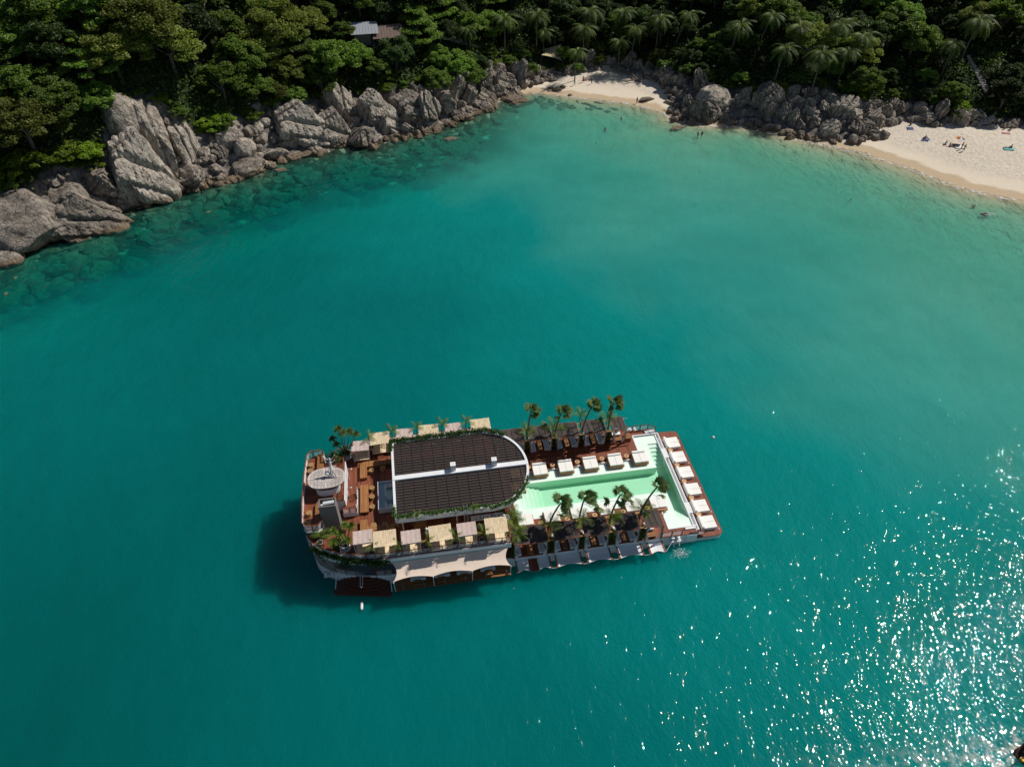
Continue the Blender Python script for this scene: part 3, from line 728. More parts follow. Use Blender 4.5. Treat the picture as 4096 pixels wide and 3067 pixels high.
def trunk_mesh(seed, rad, hgt, trunk_r=.28):
    rg = np.random.default_rng(seed); mb = MB(); top = hgt*.62
    pts = [(0, 0, -2.0), (rg.normal()*.2, rg.normal()*.2, hgt*.25), (rg.normal()*.5, rg.normal()*.5, top)]
    mb.tube(pts, [trunk_r*1.2, trunk_r, trunk_r*.55], 7)
    for k in range(7):
        a = k*6.283/7+rg.uniform(-.3, .3); z0 = hgt*rg.uniform(.22, .5); L = rad*rg.uniform(.5, .85)
        mb.tube([(0, 0, z0), (L*.5*math.cos(a), L*.5*math.sin(a), z0+hgt*.16), (L*math.cos(a), L*math.sin(a), z0+hgt*.34)], [trunk_r*.5, trunk_r*.3, .04], 5)
    return mb.mesh('trunk', M_BARK)
TREES = {}
for kind, n, kw in (('green', 4, {}), ('olive', 3, dict(per=220, leaf=.20)), ('dark', 4, {}), ('layered', 2, dict(layered=1.0)), ('lime', 2, dict(clumps=30, leaf=.24))):
    TREES[kind] = []
    for i in range(n):
        rad = {'green': 4.6, 'olive': 5.2, 'dark': 4.6, 'layered': 4.6, 'lime': 3.0}[kind]; h = {'lime': 3.0}.get(kind, 8.5)
        mt = ML['green' if kind == 'layered' else kind]
        TREES[kind].append((crown_mesh(100+i+hash(kind) % 1 + len(kind)*7, rad, h, mt, **kw), trunk_mesh(i+5, rad, h)))
def plant_tree(kind, x, y, z, s, label, group=None, name='broadleaf_tree', cat='tree', hs=1.0):
    cm, tm = TREES[kind][RN.integers(len(TREES[kind]))]
    t = thing(name, label, cat, (x, y, z), RN.uniform(0, 6.28), group); t.scale = (s, s, s*hs)
    ob('crown', cm, t); ob('trunk', tm, t); return t
hero_t = []
def hero_tree(px, py, kind, s, label, off=6.0, hs=1.0, name='broadleaf_tree', cat='tree'):
    x, y, z = ray_ground(px*K2, py*K2, off); hero_t.append((x, y, s*3.2)); plant_tree(kind, x, y, z-.4, s, label, None, name, cat, hs)
hero_tree(715, 128, 'green', 1.35, 'bright bushy tree leaning out over the middle cliff below the hut')
hero_tree(690, 160, 'green', 1.0, 'lower lobe tree hanging over the ribbed cliff top')
hero_tree(520, 118, 'green', 1.25, 'dense rounded tree above the left cove')
hero_tree(470, 160, 'green', 1.1, 'full tree overhanging the top of the left cove')
hero_tree(545, 165, 'green', .9, 'small tree between the cove and the ribbed cliff')
hero_tree(290, 55, 'olive', 1.7, 'broad olive-green spreading tree high on the left slope')
hero_tree(360, 95, 'olive', 1.4, 'olive-green tree right of the broad spreading one')
hero_tree(240, 110, 'olive', 1.3, 'olive-green tree over the tall left cliff')
hero_tree(40, 170, 'green', 1.1, 'layered green tree near the left edge, halfway up')
hero_tree(120, 215, 'green', 1.2, 'wide green tree left of the tall cliff pillar')
hero_tree(50, 270, 'olive', 1.3, 'olive tree at the left edge above the lime scrub')
hero_tree(895, 50, 'layered', 1.35, 'tall tree with flat layers of leaves right of the hut')
hero_tree(770, 95, 'green', .8, 'leafy tree screening the left end of the hut')
hero_tree(850, 95, 'dark', .95, 'dark tree in front of the hut on its right side')
hero_tree(815, 140, 'green', .7, 'bush-like tree below the stilts of the hut', 4.0)
hero_tree(985, 130, 'green', 1.0, 'bushy tree on the cliff left of the small beach')
hero_tree(940, 150, 'green', .8, 'shrubby tree on the cliff edge below the footpath')
hero_tree(1020, 145, 'green', .8, 'shrubby tree by the rock steps of the small beach')
hero_tree(1870, 175, 'green', .95, 'low domed tree above the pale rocks on the right', 4.0)
hero_tree(1850, 185, 'lime', 1.1, 'sunlit leafy bush above the rocks on the right', 2.0, name='bush', cat='bush')
hero_tree(2068, 185, 'green', .75, 'sunlit tree left of the concrete steps', 5)
hero_tree(2072, 222, 'lime', .9, 'yellow-green bush beside the lower concrete steps', 2.0, name='bush', cat='bush')
hero_tree(1990, 60, 'green', 1.2, 'tall green tree on the dark slope at the right', 8)
LIME = [(60, 350, 1.3, 'far left end of the lime scrub on the low cliff'), (100, 345, 1.2, 'second bush of the lime scrub above the low left cliff'), (140, 332, 1.2, 'middle bush of the lime scrub above the low left cliff'),
        (180, 328, 1.2, 'fourth bush of the lime scrub above the low left cliff'), (205, 325, .9, 'right end bush of the lime scrub beside the tall pillar'), (20, 372, 1.2, 'lime bush at the very left edge above the granite dome'),
        (262, 228, .5, 'little bright bush in the notch of the tall left pillar'), (450, 265, 1.0, 'vivid bush on the left rim of the cove'), (480, 255, .9, 'vivid bush at the back of the left cove'),
        (548, 245, .8, 'small bush on top of the ribbed cliff beside the cove'), (910, 168, .7, 'yellowish hanging shrub on the cliff left of the small beach'), (835, 165, .8, 'green shrub at the lip of the dark cleft'),
        (1105, 120, .7, 'light green shrub by the rock steps'), (1085, 105, .6, 'light green shrub over the rock steps')]
for (x, y, s, lb) in LIME: hero_tree(x, y, 'lime', s, lb if len(lb.split()) > 3 else lb, 1.2, .9, 'bush', 'bush')

# bushes along the top of the rocks
bx = -1
for k in range(46):
    px_ = 30+k*88+RN.uniform(-22, 22)
    if px_ > 4060 or 3840 < px_ < 4030: continue
    py_ = vegline(px_)+RN.uniform(-12, 16); s = RN.uniform(.45, .95)
    x, y, z = ray_ground(px_, py_, .8*s); kd = 'lime' if RN.random() < (.55 if px_ < 2150 else .25) else 'green'
    if kd == 'green': s *= .62
    o = plant_tree(kd, x, y, z-.3, s, 'bush', 'bushes along the top of the rocks', 'bush', 'bush', .85)
    AUTO.append((o, f"{'yellow-green' if kd == 'lime' else 'dark green'} bush at the rock top {near_mark(px_, TMARK)}", px_))
# coconut palms
def pinnate(seed, L, mat, leaflet=.55, droop=1.0, n=26, name='frond', wd=.06):
    rg = np.random.default_rng(seed); Q = []
    pts = []
    for i in range(n+1):
        t = i/n; pts.append(np.array((L*t*(1-.18*t*droop), 0, L*(.42*t-.72*droop*t*t))))
    for i in range(2, n):
        p = pts[i]; d = pts[min(i+1, n)]-pts[i-1]; d /= np.linalg.norm(d); t = i/n
        ll = leaflet*L*.3*math.sin(math.pi*min(1, .12+t*.88))**.7*1.25
        for s in (-1, 1):
            side = np.array((0, s, 0)); dr = side*.85+d*.65+np.array((0, 0, -.35-.25*rg.random())); dr /= np.linalg.norm(dr)
            e = p+dr*ll; w_ = d*wd*L*.35
            Q.append([p-w_*.5, p+w_*.5, e+w_*.08, e-w_*.08])
    for i in range(n):
        a, b = pts[i], pts[i+1]; w_ = np.array((0, .035*L*.25*(1-i/n)+.012, 0)); Q.append([a-w_, a+w_, b+w_, b-w_])
    return np_mesh(name, np.array(Q), 4, mat)
def fanleaf(seed, Rr, mat, n=17, stalk=.8, name='frond'):
    rg = np.random.default_rng(seed); Q = []
    c = np.array((stalk, 0, stalk*.25))
    Q.append([np.array((0, -.025, 0)), np.array((0, .025, 0)), c+np.array((0, .02, 0)), c-np.array((0, .02, 0))])
    for k in range(n):
        a = (k/(n-1)-.5)*4.2+rg.normal()*.04; L = Rr*(1-.12*abs(k/(n-1)-.5))*rg.uniform(.88, 1.08)
        d = np.array((math.cos(a), math.sin(a), 0)); sd_ = np.array((-d[1], d[0], 0))*.105*Rr
        m = c+d*L*.55+np.array((0, 0, .04*Rr)); e = c+d*L+np.array((0, 0, -.22*Rr*rg.uniform(.4, 1.6)))
        Q.append([c, m-sd_, e, m+sd_])
    return np_mesh(name, np.array(Q), 4, mat)
COCO_F = [pinnate(200+i, 5.3, ML['palm'], droop=1.0+.25*i, n=22, wd=.085, leaflet=.75) for i in range(3)]
def coco_trunk(seed, h):
    rg = np.random.default_rng(seed); mb = MB(); lx, ly = rg.normal()*.8, -abs(rg.normal())*.9
    pts = [(lx*(t*t)*1.0, ly*(t*t), -1+t*(h+1)) for t in np.linspace(0, 1, 7)]
    mb.tube(pts, [.30, .22, .19, .17, .16, .15, .15], 8); return mb.mesh('trunk', M_PBARK), pts[-1]
CT = [coco_trunk(i, 10.5) for i in range(4)]
def coconut(px, py, label, group=None, s=1.0, h=10.5):
    x, y, z = ray_ground(px*K2, py*K2, h*s); hero_t.append((x, y, 1.6))
    t = thing('coconut_palm', label, 'palm tree', (x, y, z), RN.uniform(-.6, .6), group); t.scale = (s, s, s)
    me, top = CT[RN.integers(4)]; tr = ob('trunk', me, t)
    nf = 22
    for k in range(nf):
        a = k*2.39996+RN.uniform(-.15, .15); el = -.45+1.25*(k/nf)**.9
        ob('frond', COCO_F[RN.integers(3)], t, top, rot=(RN.uniform(-.2, .2), -el+.15, a), scale=(RN.uniform(.85, 1.12),)*3)
    return t
PALMS = [(1090, 40, 1.0, 'coconut palm at the left end of the grove, beside the footpath'), (1160, 32, 1.0, 'coconut palm left of the tan sail behind the beach, high crown'),
 (1175, 70, .7, 'short coconut palm among the crowns above the rock steps'), (1262, 62, 1.0, 'coconut palm right above the tan sail'), (1245, 110, .8, 'coconut palm just right of the tan sail, low crown'),
 (1275, 25, 1.0, 'coconut palm at the top edge above the small beach'), (1345, 25, 1.0, 'coconut palm at the top edge above the middle of the small beach'),
 (1370, 62, .95, 'coconut palm with sunlit fronds over the middle of the small beach'), (1340, 90, .8, 'shaded coconut palm behind the sand of the small beach'), (1425, 40, 1.0, 'coconut palm right of the small beach, high crown'),
 (1470, 30, .9, 'coconut palm in the top middle-right of the slope'), (1590, 50, .9, 'coconut palm on the dark slope above the right rocks'), (1655, 30, .9, 'half-hidden coconut palm high on the dark slope'),
 (1690, 105, .95, 'coconut palm above the ribbed wall of the right rocks'), (1775, 118, 1.0, 'coconut palm with yellow lower fronds above the right rocks'), (1810, 55, 1.0, 'coconut palm high above the right rocks'),
 (1850, 75, .9, 'coconut palm beside the high one above the right rocks'), (1725, 60, .9, 'dim coconut palm between the crowns over the right rocks'), (2110, 45, 1.05, 'sunlit coconut palm above the concrete steps'),
 (2060, 95, .8, 'coconut palm left of the upper concrete steps'), (1005, 60, .7, 'young coconut palm by the footpath'), (1830, 110, .8, 'low coconut palm over the right rocks')]
for (x, y, s, lb) in PALMS: coconut(x, y, lb, None, s)

# jungle fill
pts = []; tries = 0
while len(pts) < 232 and tries < 14000:
    tries += 1
    x = RN.uniform(-205, 225); y = RN.uniform(120, 330)
    r = float(look(GR, x, y))
    if r < 3.5: continue
    z = float(look(GH, x, y)); px, py = proj(x, y, z+6); pb = proj(x, y, z+1)
    if px < -260 or px > 4360 or py < -190: continue
    if pb[1] > vegline(pb[0])-14: continue
    if 1395 < px < 1660 and 40 < py < 300: continue      # the hut's clearing
    if 3790 < px < 4040 and 110 < py < 560: continue     # the concrete steps
    if 3830 < px < 4000 and py > 60 and r < 45: continue
    near = 4.6 if py > 60 else 5.4
    if any((x-a)**2+(y-b)**2 < near*near for a, b, c in pts): continue
    if any((x-a)**2+(y-b)**2 < (c*.8+1.5)**2 for a, b, c in hero_t): continue
    pts.append((x, y, 0)); 
    palmy = 1900 < px
    kd = RN.choice(['green', 'olive', 'dark', 'layered'], p=[.26, .10, .54, .10] if palmy else [.42, .30, .18, .10])
    edge = pb[1] > vegline(pb[0])-75
    s = RN.uniform(.5, .8) if edge else (RN.uniform(.6, .95) if RN.random() < .5 else RN.uniform(.95, 1.6))
    if palmy: s *= .8
    where = ('on the slope above the left cliffs' if px < 1400 else 'around the hut and footpath' if px < 2050 else 'in the shaded woods behind the small beach' if px < 2750 else 'in the dark jungle above the right rocks and beach')
    adj = {'green': 'mid-green leafy tree', 'olive': 'olive-tinged tree', 'dark': 'dark green tree', 'layered': 'tree with tiers of leaves'}[kd]
    tt = plant_tree(kd, x, y, z-.5, s, f'{adj} {where}', f'trees {where}'); AUTO.append((tt, tree_label(kd, px, py, s), px))
# undergrowth that hides the soil between the trees
def scrub(n, size, mat, cond, spread, name):
    C = []
    while len(C) < n:
        x = RN.uniform(-205, 225, 4000); y = RN.uniform(110, 330, 4000); r = look(GR, x, y); z = look(GH, x, y)
        px, py = projA(x, y, z); k = (r > 2.5) & (py < vegline(px)-cond) & (py > -120) & (px > -150) & (px < 4260)
        dens = fbm(x, y, 5, 3, 77) > .42; k &= dens
        ln_ = 3868+(py-228)*.56; k &= ~((np.abs(px-ln_) < 34) & (py > 180) & (py < 560))
        for a, b, c in zip(x[k], y[k], z[k]): C.append((a, b, c))
    C = np.array(C[:n]); C = np.repeat(C, 9, 0)+RN.normal(size=(n*9, 3))*np.array((spread, spread, spread*.5))+np.array((0, 0, spread*.55))
    tag(ob(name, np_mesh(name, leaves(C, size, RN), 4, mat)), kind='stuff')
scrub(12500, .42, ML['dark'], 2, 1.1, 'undergrowth')
scrub(3800, .34, ML['green'], -16, .8, 'low_scrub')
# the woods go on over the hill beyond the trees in view
C = []
while len(C) < 5200:
    x = RN.uniform(-330, 330, 4000); y = RN.uniform(70, 470, 4000); h, s, r = terrain(x, y); px, py = projA(x, y, h)
    k = (r > 14) & ((py < -170) | (px < -250) | (px > 4350))
    for a, b, c in zip(x[k], y[k], h[k]): C.append((a, b, c))
C = np.array(C[:5200]); C = np.repeat(C, 26, 0)+RN.normal(size=(5200*26, 3))*np.array((2.0, 2.0, 1.2))+np.array((0, 0, 4.6))
tag(ob('far_woods', np_mesh('far_woods', leaves(C, .85, RN), 4, ML['dark'])), kind='stuff')
# dead brush hanging over the rocks by the small beach
C = []
for k in range(900):
    x, y, z = ray_ground((990+RN.normal()*22)*K2, (175+RN.normal()*9)*K2, .6); C.append((x, y, z+RN.uniform(.1, 1.2)))
o = tag(ob('dry_brush', np_mesh('dry_brush', leaves(np.repeat(np.array(C), 3, 0)+RN.normal(size=(2700, 3))*.4, .2, RN), 4, ML['rust'])), kind='stuff')
# ------------------------------------------------------------------ the floating club: materials
M_WHITE = simple('white_paint', (.80, .81, .82), (.70, .71, .73), 1.2, .45)
M_HULL = simple('hull_paint', (.74, .78, .80), (.55, .60, .62), .7, .5, vecscale=(1, 1, 4))
M_DECK = woodmat('teak_deck', (.27, .085, .042), (.115, .032, .017), .14, 'x')
M_DECKX = woodmat('teak_deck_cross', (.27, .085, .042), (.12, .034, .018), .14, 'y')
M_BENCH = woodmat('bench_wood', (.33, .15, .055), (.17, .065, .022), .12, 'x')
M_RAILW = simple('varnished_rail', (.30, .085, .035), (.17, .045, .02), 5, .4)
M_BROWN = simple('dark_brown_wood', (.13, .04, .022), (.07, .022, .013), 5, .5)
M_BAMBOO = simple('bamboo', (.55, .36, .15), (.34, .19, .07), 9, .6)
M_RATTAN = simple('rattan', (.50, .24, .09), (.26, .10, .035), 18, .6, bmp=.4)
M_STUMP = simple('stump_wood', (.62, .38, .19), (.42, .23, .10), 5, .6)
M_CUSH = simple('cream_cushion', (.86, .85, .81), (.80, .79, .75), 2, .9)
M_SOFA = simple('white_sofa', (.72, .74, .76), (.62, .64, .66), 2, .9)
M_CREAM = simple('beige_cushion', (.70, .58, .40), (.6, .48, .32), 2, .9)
M_METAL = simple('white_metal', (.78, .79, .80), None, 3, .35)
M_STEEL = simple('steel', (.55, .56, .58), None, 4, .3, metal=.6)
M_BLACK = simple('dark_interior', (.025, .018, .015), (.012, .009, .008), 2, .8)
M_TAN = simple('tan_canvas', (.56, .45, .41), (.43, .33, .30), 1.6, .95, bmp=.5)
M_SAIL = simple('beige_sailcloth', (.74, .61, .51), (.66, .54, .45), .8, .9, bmp=.3)
M_POT = simple('grey_pot', (.50, .51, .53), (.38, .39, .41), 4, .6)
M_SOIL = simple('soil', (.05, .03, .02), (.02, .015, .01), 9, .95)
M_DARKF = simple('black_mesh_fabric', (.085, .065, .058), (.035, .028, .028), .9, .9, bmp=.5)
M_CURT = simple('white_curtain', (.66, .66, .66), (.52, .52, .53), 3, .9)
M_SEAM = simple('fabric_seam', (.03, .024, .024), None, 2, .9)
M_WOVEN = simple('grey_woven_cladding', (.26, .24, .23), (.10, .092, .09), 9, .9, vecscale=(5, 5, .8), bmp=.7)
M_GREYW = woodmat('weathered_boards', (.62, .57, .53), (.44, .39, .36), .42, 'y', .8)
M_BBOX = simple('bamboo_bar', (.42, .20, .06), (.22, .09, .03), 8, .6, vecscale=(6, 1, 1))
def reedmat():
    m, nt, bs = newmat('reed_mat'); f = noise(nt, 1.0, 4, .7, coords(nt, 'Object', (16, 1.1, 1)))
    col = ramp(nt, f, [(.3, (.42, .29, .16)), (.5, (.80, .64, .42)), (.7, (.88, .76, .56))]); nt.links.new(col, bs.inputs['Base Color'])
    bs.inputs['Roughness'].default_value = .85; bump(nt, f, bs, .6, .04); return m
M_REED = reedmat()
M_POOLW = simple('pool_plaster', (.80, .87, .84), (.74, .83, .79), 1.0, .6)
def poolwater(name, col, dens):
    m, nt, bs = newmat(name); nt.nodes.remove(bs); out = nt.nodes['Material Output']
    tb = N(nt, 'ShaderNodeBsdfTransparent'); gl = N(nt, 'ShaderNodeBsdfGlossy'); gl.inputs['Roughness'].default_value = .06
    co = coords(nt, 'Object'); h = noise(nt, 2.2, 4, .6, co)
    b = N(nt, 'ShaderNodeBump'); b.inputs['Strength'].default_value = .45; b.inputs['Distance'].default_value = .06; nt.links.new(h, b.inputs['Height'])
    nt.links.new(b.outputs[0], gl.inputs['Normal']); fr = N(nt, 'ShaderNodeFresnel'); fr.inputs[0].default_value = 1.33; nt.links.new(b.outputs[0], fr.inputs[1])
    mx = N(nt, 'ShaderNodeMixShader'); nt.links.new(fr.outputs[0], mx.inputs[0]); nt.links.new(tb.outputs[0], mx.inputs[1]); nt.links.new(gl.outputs[0], mx.inputs[2])
    nt.links.new(mx.outputs[0], out.inputs[0])
    va = N(nt, 'ShaderNodeVolumeAbsorption'); va.inputs[0].default_value = (*col, 1); va.inputs[1].default_value = dens
    nt.links.new(va.outputs[0], out.inputs[1]); return m
M_PWATER = poolwater('pool_water', (.42, .88, .62), .35)
M_JWATER = poolwater('tub_water', (.30, .86, .84), .40)
def glassmat():
    m, nt, bs = newmat('tinted_roof_glass'); out = nt.nodes['Material Output']
    tb = N(nt, 'ShaderNodeBsdfTransparent'); tb.inputs[0].default_value = (.50, .45, .42, 1)
    bs.inputs['Base Color'].default_value = (.042, .036, .038, 1); bs.inputs['Roughness'].default_value = .35
    mx = N(nt, 'ShaderNodeMixShader'); mx.inputs[0].default_value = .5
    nt.links.new(tb.outputs[0], mx.inputs[1]); nt.links.new(bs.outputs[0], mx.inputs[2]); nt.links.new(mx.outputs[0], out.inputs[0]); return m
M_GLASS = glassmat()
def netmat():
    m, nt, bs = newmat('white_net'); out = nt.nodes['Material Output']; tb = N(nt, 'ShaderNodeBsdfTransparent')
    bs.inputs['Base Color'].default_value = (.84, .85, .86, 1); mx = N(nt, 'ShaderNodeMixShader'); mx.inputs[0].default_value = .85
    nt.links.new(tb.outputs[0], mx.inputs[1]); nt.links.new(bs.outputs[0], mx.inputs[2]); nt.links.new(mx.outputs[0], out.inputs[0]); return m
M_NET = netmat()

# ------------------------------------------------------------------ the barge itself
BG = thing('floating_beach_club', 'large white barge with brown decks, long green pool and glass-roofed lounge, floating in the bay', 'barge', B(0, 0, 0), HEAD)
HB = [(-25.7, 0), (-25.6, -2.6), (-25.35, -4.6), (-24.98, -5.7), (-24.5, -6.5), (-23.8, -7.1), (-22.54, -7.87), (-20.97, -8.52), (-19.15, -8.97), (-16.3, -9.28)]
UP = HB+[(-1.5, -9.33)]
mir = lambda P: [(u, -v) for u, v in reversed(P)]
upo = UP+mir(UP)[:-1]
def shrink(P, d, c=(-12, 0)):
    return [(u+(d if u < -20 else (0 if u < -5 else -d)) if abs(u+25) < 8 or u > -5 else u, v-math.copysign(d, v) if abs(v) > d else v) for u, v in P]
hull_o = [(u*.992, v*.985) for u, v in HB]+[(22.0, -9.2), (22.0, 9.2)]+mir([(u*.992, v*.985) for u, v in HB])[:-1]
mb = MB().prism(hull_o, -1.4, .16)
mb.ring(hull_o, [(u*.99 if u < 20 else u-.02, v*.985) for u, v in hull_o], .16, 1.72); mb.build('hull', M_HULL, BG)
# bow section, lower, with rounded corners
bow = [(22.0, -9.15), (24.9, -9.15)]+[(24.9+.75*math.sin(a), -8.4-.75*math.cos(a)) for a in np.linspace(.3, 1.57, 5)]
bow = bow+[(u, -v) for u, v in reversed(bow)]
MB().prism([(u+.001 if u < 22.1 else u, v) for u, v in bow], -1.4, .62).build('bow_hull', M_HULL, BG)
MB().prism([(22.02 if u < 22.1 else u+.06, v*1.004) for u, v in bow], .62, .74).build('bow_deck', M_DECKX, BG)
# low corner stair wedges between pool deck and bow deck
for s in (-1, 1):
    mb = MB()
    for k in range(5):
        z = .74+.2*(4-k)+.0
        mb.box(20.9+k*.28, 21.17+k*.28, s*8.55 if s > 0 else -10.0+k*0+.75, 9.25 if s > 0 else -8.55, 1.0, 1.735-k*.04)
    mb = MB()
    for k in range(5): mb.box(22.02+k*.24, 22.25+k*.24, min(s*8.42, s*9.1), max(s*8.42, s*9.1), .745, 1.72-.19*(k+1))
    mb.build('bow_step', M_DECKX, BG)
# main deck: boards round the pool
def slab(pts, z0, z1, mat, nm='deck'): return MB().prism(pts, z0, z1).build(nm, mat, BG)
PO = [(.25, -3.78), (18.72, -3.78), (18.72, -8.0), (22.02, -8.0), (22.02, 8.07), (18.75, 8.07), (18.75, 3.85), (.25, 3.85)]
slab([(-1.45, -9.2), (22.0, -9.2), (22.0, -8.0), (18.72, -8.0), (18.72, -3.78), (-1.45, -3.78)], 1.72, 1.8, M_DECKX, 'pool_deck')
slab([(-1.45, 9.2), (-1.45, 3.85), (18.75, 3.85), (18.75, 8.07), (22.0, 8.07), (22.0, 9.2)], 1.72, 1.8, M_DECKX, 'pool_deck')
slab([(-15, -3.78), (.25, -3.78), (.25, 3.85), (-15, 3.85)], 1.72, 1.8, M_DECK, 'lounge_floor')
slab([(-15, -9.0), (-1.46, -9.0), (-1.46, -3.79), (-15, -3.79)], 1.72, 1.8, M_DECK, 'lounge_floor')
slab([(-15, 3.86), (-1.46, 3.86), (-1.46, 9.0), (-15, 9.0)], 1.72, 1.8, M_DECK, 'lounge_floor')
# pool
pool = ob('pool', MB().prism(PO, .2, .31).mesh('pool', M_POOLW), BG)
DEEP = dict(u0=3.0, u1=20.38, v0=-2.05, v1=2.1)
mb = MB()   # shallow shelves: their tops lie just under the water
mb.box(.25, 20.38, 2.1, 3.85, .31, 1.62); mb.box(.25, 20.38, -3.78, -2.05, .31, 1.62)
mb.box(18.75, 20.38, 3.85, 8.07, .31, 1.62); mb.box(18.72, 20.38, -8.0, -3.78, .31, 1.62)
mb.box(20.38, 22.0, 6.5, 8.07, .31, 1.62); mb.box(20.38, 22.0, -8.0, -6.6, .31, 1.62)
ob('shelf', mb.mesh('shelf', M_POOLW), pool)
for k in range(6):
    ob('step', MB().box(.25+k*.62, .25+(k+1)*.62, -2.05, 2.1, .31, 1.56-.2*k).mesh('step', M_POOLW), pool)
for k in range(6):
    ob('step', MB().box(20.38, 22.0, 6.5-(k+1)*.58, 6.5-k*.58, .31, 1.44-.19*k).mesh('step', M_POOLW), pool)
for k in range(7):
    ob('step', MB().box(20.38, 22.0, -6.6+k*.34, -6.6+(k+1)*.34, .31, 1.46-.165*k).mesh('step', M_POOLW), pool)
mb = MB()   # white rim
t = .16
mb.box(.1, 18.6, 3.85, 3.85+t, .2, 1.86); mb.box(.1, 18.6, -3.78-t, -3.78, .2, 1.86)
mb.box(18.6, 18.75, 3.85, 8.07, .2, 1.86); mb.box(18.58, 18.72, -8.0, -3.78, .2, 1.86)
mb.box(18.6, 22.3, 8.07, 8.07+t, .2, 1.88); mb.box(18.58, 22.3, -8.0-t, -8.0, .2, 1.88)
mb.box(.1, .25, -3.78, 3.85, .2, 1.84); mb.box(21.9, 22.06, -8.0, 8.07, .2, 1.74)
ob('rim', mb.mesh('rim', M_WHITE), pool)
# overflow trough along the bow side
mb = MB(); mb.box(22.07, 22.5, -8.1, 8.15, .75, 1.02); mb.box(22.5, 22.62, -8.5, 8.5, .75, 1.5); mb.box(22.0, 22.62, 8.38, 8.5, .76, 1.52); mb.box(22.0, 22.62, -8.5, -8.38, .76, 1.52)
mb.box(22.07, 22.66, 3.6, 5.3, .77, 1.68); mb.box(22.07, 22.66, -6.0, -4.3, .77, 1.68)
ob('overflow_trough', mb.mesh('overflow_trough', M_WHITE), pool)
mb = MB(); mb.box(20.6, 22.05, 8.3, 8.75, 1.8, 2.0); ob('entry_step', mb.mesh('entry_step', M_WHITE), pool)
mb = MB()
for k in range(3): mb.box(20.7, 22.05, -8.55-.3*k, -8.25-.3*k, 1.2, 1.95-.2*k)
mb.box(20.7, 22.05, -9.3, -9.15, .3, 1.62); ob('entry_step', mb.mesh('entry_step', M_WHITE), pool)
ob('water', MB().prism([(u+(.01 if u < 10 else -.12), v*.999) for u, v in PO], .25, 1.70).mesh('water', M_PWATER), pool)
# terraces with steps under the cabanas
def rstep(v0, v1, u1, z0, z1, r, s):
    pts = [(-1.4, s*v1), (-1.4, s*v0), (u1-r, s*v0)]+[(u1-r+r*math.sin(a), s*(v0+r-r*math.cos(a))) for a in np.linspace(.3, 1.57, 4)]+[(u1, s*v1)]
    return pts if s < 0 else list(reversed(pts))
slab(rstep(6.45, 9.15, 17.85, 0, 0, .5, 1), 1.8, 1.98, M_DECK, 'terrace')
slab(rstep(6.8, 9.14, 17.6, 0, 0, .5, 1), 1.98, 2.16, M_DECK, 'terrace')
slab([(-1.4, -9.2), (17.6, -9.2), (17.6, -8.9), (-1.4, -8.9)], 1.8, 1.86, M_DECK, 'terrace')

# superstructure: lower storey
def scaled(P, k, c=(-13.5, 0)): return [(c[0]+(u-c[0])*k, c[1]+(v-c[1])*k) for u, v in P]
core = [(-22.5, -5.4), (-20, -6.4), (-1.9, -6.4), (-1.9, 6.4), (-20, 6.4), (-22.5, 5.4)]
MB().prism(core, 1.81, 4.3).build('inner_wall', M_BLACK, BG)  # near-black wall: the shade inside the open gallery is put into its colour
cl = [(-25.45, 0), (-25.3, -2.6), (-25.05, -4.6), (-24.7, -5.6), (-24.25, -6.4), (-23.5, -7.0), (-22.4, -7.6), (-21.9, -7.0), (-22.4, -5.4), (-22.4, 0)]
MB().prism(cl+[(u, -v) for u, v in reversed(cl)][1:-1], 1.72, 4.35).build('woven_cladding', M_WOVEN, BG)
MB().prism(upo, 4.3, 5.12).build('upper_deck_band', M_WHITE, BG)
dk = [(u+.06 if u < -20 else u-.02, v*.985) for u, v in upo]
MB().prism(dk, 5.12, 5.2).build('upper_deck', M_DECKX, BG)
# lower side gallery floor and posts
for (pu, pv) in [(-17.6, -8.7), (-12.5, -8.8), (-7.5, -8.8), (-2.2, -8.8), (-12.5, 8.8), (-2.2, 8.8)]:
    MB().cyl(pu, pv, 1.72, 4.3, .22, n=10).build('gallery_post', M_BROWN, BG)
def railing(name, pts, z, h, parent, post_mat, top_mat, mid_mat, gap=1.6, wires=4, closed=False, rt=.05):
    rl = ob(name, MB().tube([(u, v, z+h) for u, v in pts], rt, 6, closed).mesh('top_rail', top_mat), parent)
    for k in range(wires):
        ob('wire_rail', MB().tube([(u, v, z+h*(k+1)/(wires+1)) for u, v in pts], .022, 4, closed).mesh('wire_rail', mid_mat), rl)
    P = [Vector(p) for p in pts]+([Vector(pts[0])] if closed else [])
    pm = MB().box(-.045, .045, -.045, .045, 0, h).mesh('post', post_mat); acc = 0; nxt = 0
    for a, b in zip(P[:-1], P[1:]):
        L = (b-a).length
        while nxt <= acc+L+1e-6:
            q = a+(b-a)*((nxt-acc)/L if L else 0); ob('post', pm, rl, (q.x, q.y, z)); nxt += gap
        acc += L
    return rl
rp = [(u*.995, v*.985) for u, v in HB]+[(-1.6, -9.2)]
railing('upper_railing', rp[2:], 5.2, 1.0, BG, M_BROWN, M_RAILW, M_METAL, 1.75)
railing('upper_railing', [(u, -v) for u, v in rp[2:]], 5.2, 1.0, BG, M_BROWN, M_RAILW, M_METAL, 1.75)
railing('upper_railing', [(-1.55, -9.2), (-1.55, -6.4)], 5.2, 1.0, BG, M_BROWN, M_RAILW, M_METAL, 1.4)
railing('gallery_railing', [(-22.3, -7.75), (-20.97, -8.35), (-19.6, -8.7)], 1.72, 1.0, BG, M_BROWN, M_RAILW, M_METAL, 1.3)
railing('gallery_railing', [(-17.6, -9.0), (-15.8, -9.1)], 1.72, 1.0, BG, M_BROWN, M_RAILW, M_METAL, 1.0)
